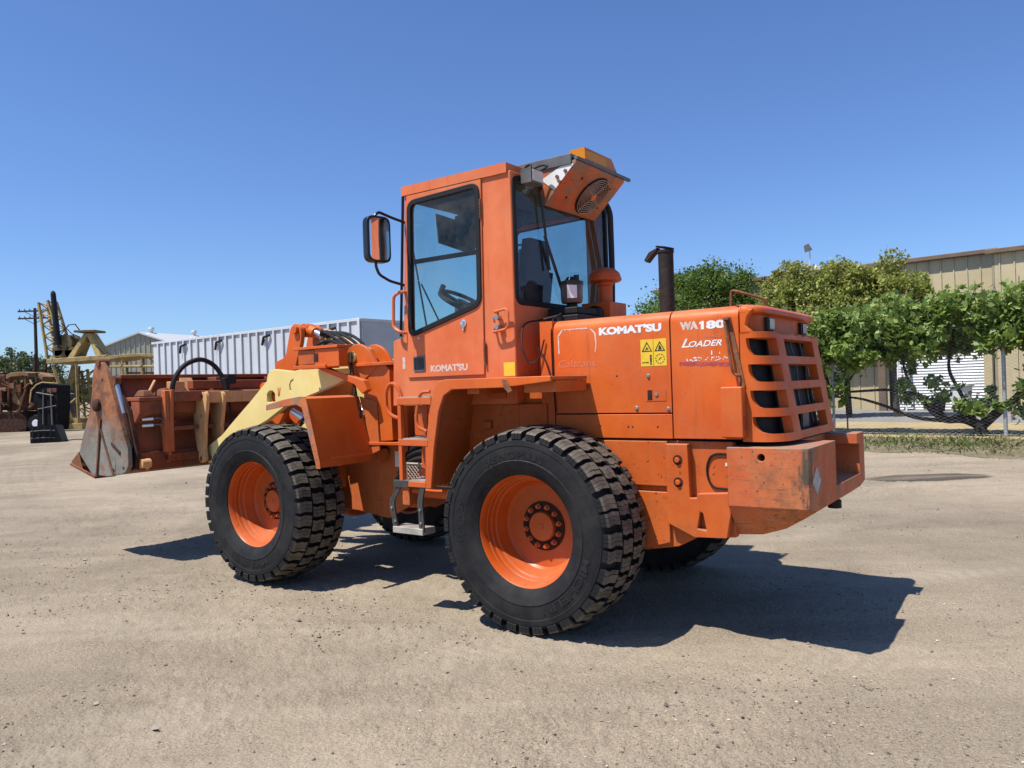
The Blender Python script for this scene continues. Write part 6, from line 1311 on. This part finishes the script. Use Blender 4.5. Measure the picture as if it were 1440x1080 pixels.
dbox('push_frame', -4, 19, 596, 604, -1.1, -0.9, 'rust_red'); dbox('push_frame', -4, 19, 566, 572, -1.1, -0.9, 'rust_red')
for u in (-3, 10, 18): dbox('frame_upright', u, u+2.2, 568, 604, -1.1, -0.95, 'rust_red', 0.01)
m = MB(); m.tube([D(0,570,-1.0),D(9,600,-1.0)], 0.05, 5); m.tube([D(9,570,-1.0),D(0,600,-1.0)], 0.05, 5); m.build('cross_brace', 'rust_red', DZ)
m = MB(); cp = [D(u,v) for u, v in ((22,528),(28,524.5),(45,523),(64,525),(73,530))]; m.prism([(p.x,p.z) for p in cp]+[(p.x,p.z-0.22) for p in cp[::-1]], 'y', -0.8, 0.8); m.build('canopy', 'rust_tan', DZ, 0.03)
for u in (25, 48, 68):
    m = MB(); m.tube([D(u,527,-0.7),D(u-1,572,-0.7)], 0.07, 6); m.build('canopy_post', 'rust', DZ)
m = MB(); m.cyl(D(48,498,0.1),D(48,524,0.1),0.08,8); m.cyl(D(60,505,0.3),D(60,524,0.3),0.06,8); m.build('stack', 'dark_rust', DZ)
rs_ = random.Random(21)
for k in range(26):
    u, v = rs_.uniform(-4, 70), rs_.uniform(530, 598); p = D(u, v, rs_.uniform(-1.15, -0.4)); q = p+Vector((rs_.uniform(-0.7,0.7), rs_.uniform(-.2,.2), rs_.uniform(-0.5,0.5)))
    m = MB()
    if k % 3: m.tube([p, p.lerp(q, .5)+Vector((0,0,rs_.uniform(-.1,.1))), q], rs_.uniform(0.025, 0.07), 6); nm = 'scrap_pipe'
    else: m.box(p.x, p.x+rs_.uniform(.2,.5), p.y-.1, p.y+.2, max(p.z,.02), max(p.z,.02)+rs_.uniform(.15,.4)); nm = 'scrap_bracket'
    m.build(nm, rs_.choice(['rust','rust_red','dark_rust','rust_tan']), DZ)
dbox('fuel_tank', 26, 66, 537, 556, 0.2, 0.75, 'rust_red'); dbox('rear_hitch', 58, 70, 560, 600, -0.3, 0.6, 'dark_rust'); dbox('cab_scrap', 2, 14, 527, 550, -0.4, 0.5, 'rust_red'); dbox('hood_scrap', -6, 22, 545, 551, -0.8, 0.4, 'rust_tan')
m = MB(); m.tube([D(52,540,-0.8),D(40,585,-0.9),D(34,600,-0.9)], 0.08, 6); m.tube([D(30,545,-0.6),D(36,560,-0.6),D(44,545,-0.6)], 0.07, 6); m.tube([D(40,575,-0.9),D(50,600,-0.9)], 0.09, 6); m.build('hydraulic_arm', 'rust', DZ)
m = MB(); m.cyl(D(36,560,-0.6),D(36,560,0.5),0.35,16); m.build('drum', 'rust_tan', DZ, 0.03)
# black machine beside it
BMb = KP(70,604,39.0); BMm = empty('black_machine', (BMb.x,39.0,0)); tag(BMm, 'black round shouldered machine on a small white rimmed tyre beside the tractor', 'machine')
def Bq(u, v): p = KP(u, v, 39.0); return (p.x-BMb.x, max(p.z, 0.02))
m = MB(); m.prism(round2([Bq(*q) for q in ((60,604),(88,604),(90,562),(90,541),(66,539),(53,548),(51,566),(62,568))],0.12), 'y', -0.5, 0.6); m.build('body', 'matblack', BMm, 0.04)
m = MB(); ep = [Bq(*q) for q in ((51,566),(53,549),(60,541),(68,537.5),(90,539))]; m.tube([(p[0],-0.52,p[1]) for p in ep], 0.035, 5); m.build('edge_trim', 'crane', BMm)
for (u0,v0,u1,v1,w_) in ((60,552,84,556,.03),(70,548,70,596,.03),(80,546,83,600,.04),(62,575,88,570,.025)):
    m = MB(); a_, b_ = Bq(u0,v0), Bq(u1,v1); m.tube([(a_[0],-0.53,a_[1]),(b_[0],-0.56,b_[1])], w_, 5); m.build('hose', 'grey', BMm)
m = MB(); c_ = Bq(56,588); m.lathe([(0.2,-0.16),(0.40,-0.16),(0.44,0),(0.40,0.16),(0.2,0.16)], (c_[0],-0.2,0.44), (0,1,0), 20); m.build('tyre', 'black', BMm)
m = MB(); m.lathe([(0,-0.17),(0.17,-0.17),(0.2,-0.14),(0.2,0.14),(0,0.14)], (c_[0],-0.2,0.44), (0,1,0), 16); m.build('rim', 'siding', BMm)
m = MB(); e0 = Bq(75,552); e1 = Bq(88,546); m.box(e0[0],e1[0],-0.53,-0.49,e0[1],e1[1]); m.build('rear_panel', 'rust', BMm, 0.02)
# grey drum hull seen past the black machine, and the black ribbed bundle in front
HUb = KP(96,604,44.0); m = MB(); m.lathe([(0,0),(0.5,0),(0.62,0.3),(0.62,1.5),(0.5,1.9),(0,2.0)], (0,0,0), (0,0,1), 18); o = m.build('grey_tank', 'grey', loc=(HUb.x,44.0,0), bevel=0.02); tag(o, 'upright grey tank glimpsed behind the yellow crane struts', 'tank')
PBb = unw(68,622,z=0); PBn = empty('plastic_crate_bundle', (PBb.x,PBb.y,0), 0.35); tag(PBn, 'black plastic wrapped bundle lying on the dirt in front of the crane', 'bundle')
m = MB(); m.hexa([(-0.52,-0.3,0.0),(0.50,-0.26,0.0),(0.58,0.45,0.0),(-0.45,0.42,0.0),(-0.52,-0.3,0.62),(0.30,-0.28,0.66),(0.42,0.4,0.62),(-0.42,0.4,0.60)]); m.bev(0.06,3); m.build('wrap', 'black', PBn, ang=50)
for i_ in range(4):
    x = -0.42+0.19*i_; m = MB(); m.tube([(x,-0.31,0.06),(x+0.01,-0.345,0.30),(x,-0.30,0.58)], 0.03, 6); m.build('rib', 'black', PBn)
for z in (0.18, 0.44): m = MB(); m.tube([(-0.5,-0.325,z),(-0.1,-0.345,z+0.02),(0.28,-0.31,z)], 0.022, 6); m.build('strap', 'grey', PBn)
m = MB(); m.tube([(0.5,0.2,0.03),(0.9,0.3,0.05),(1.3,0.1,0.03)], 0.02, 5); m.build('loose_end', 'black', PBn)
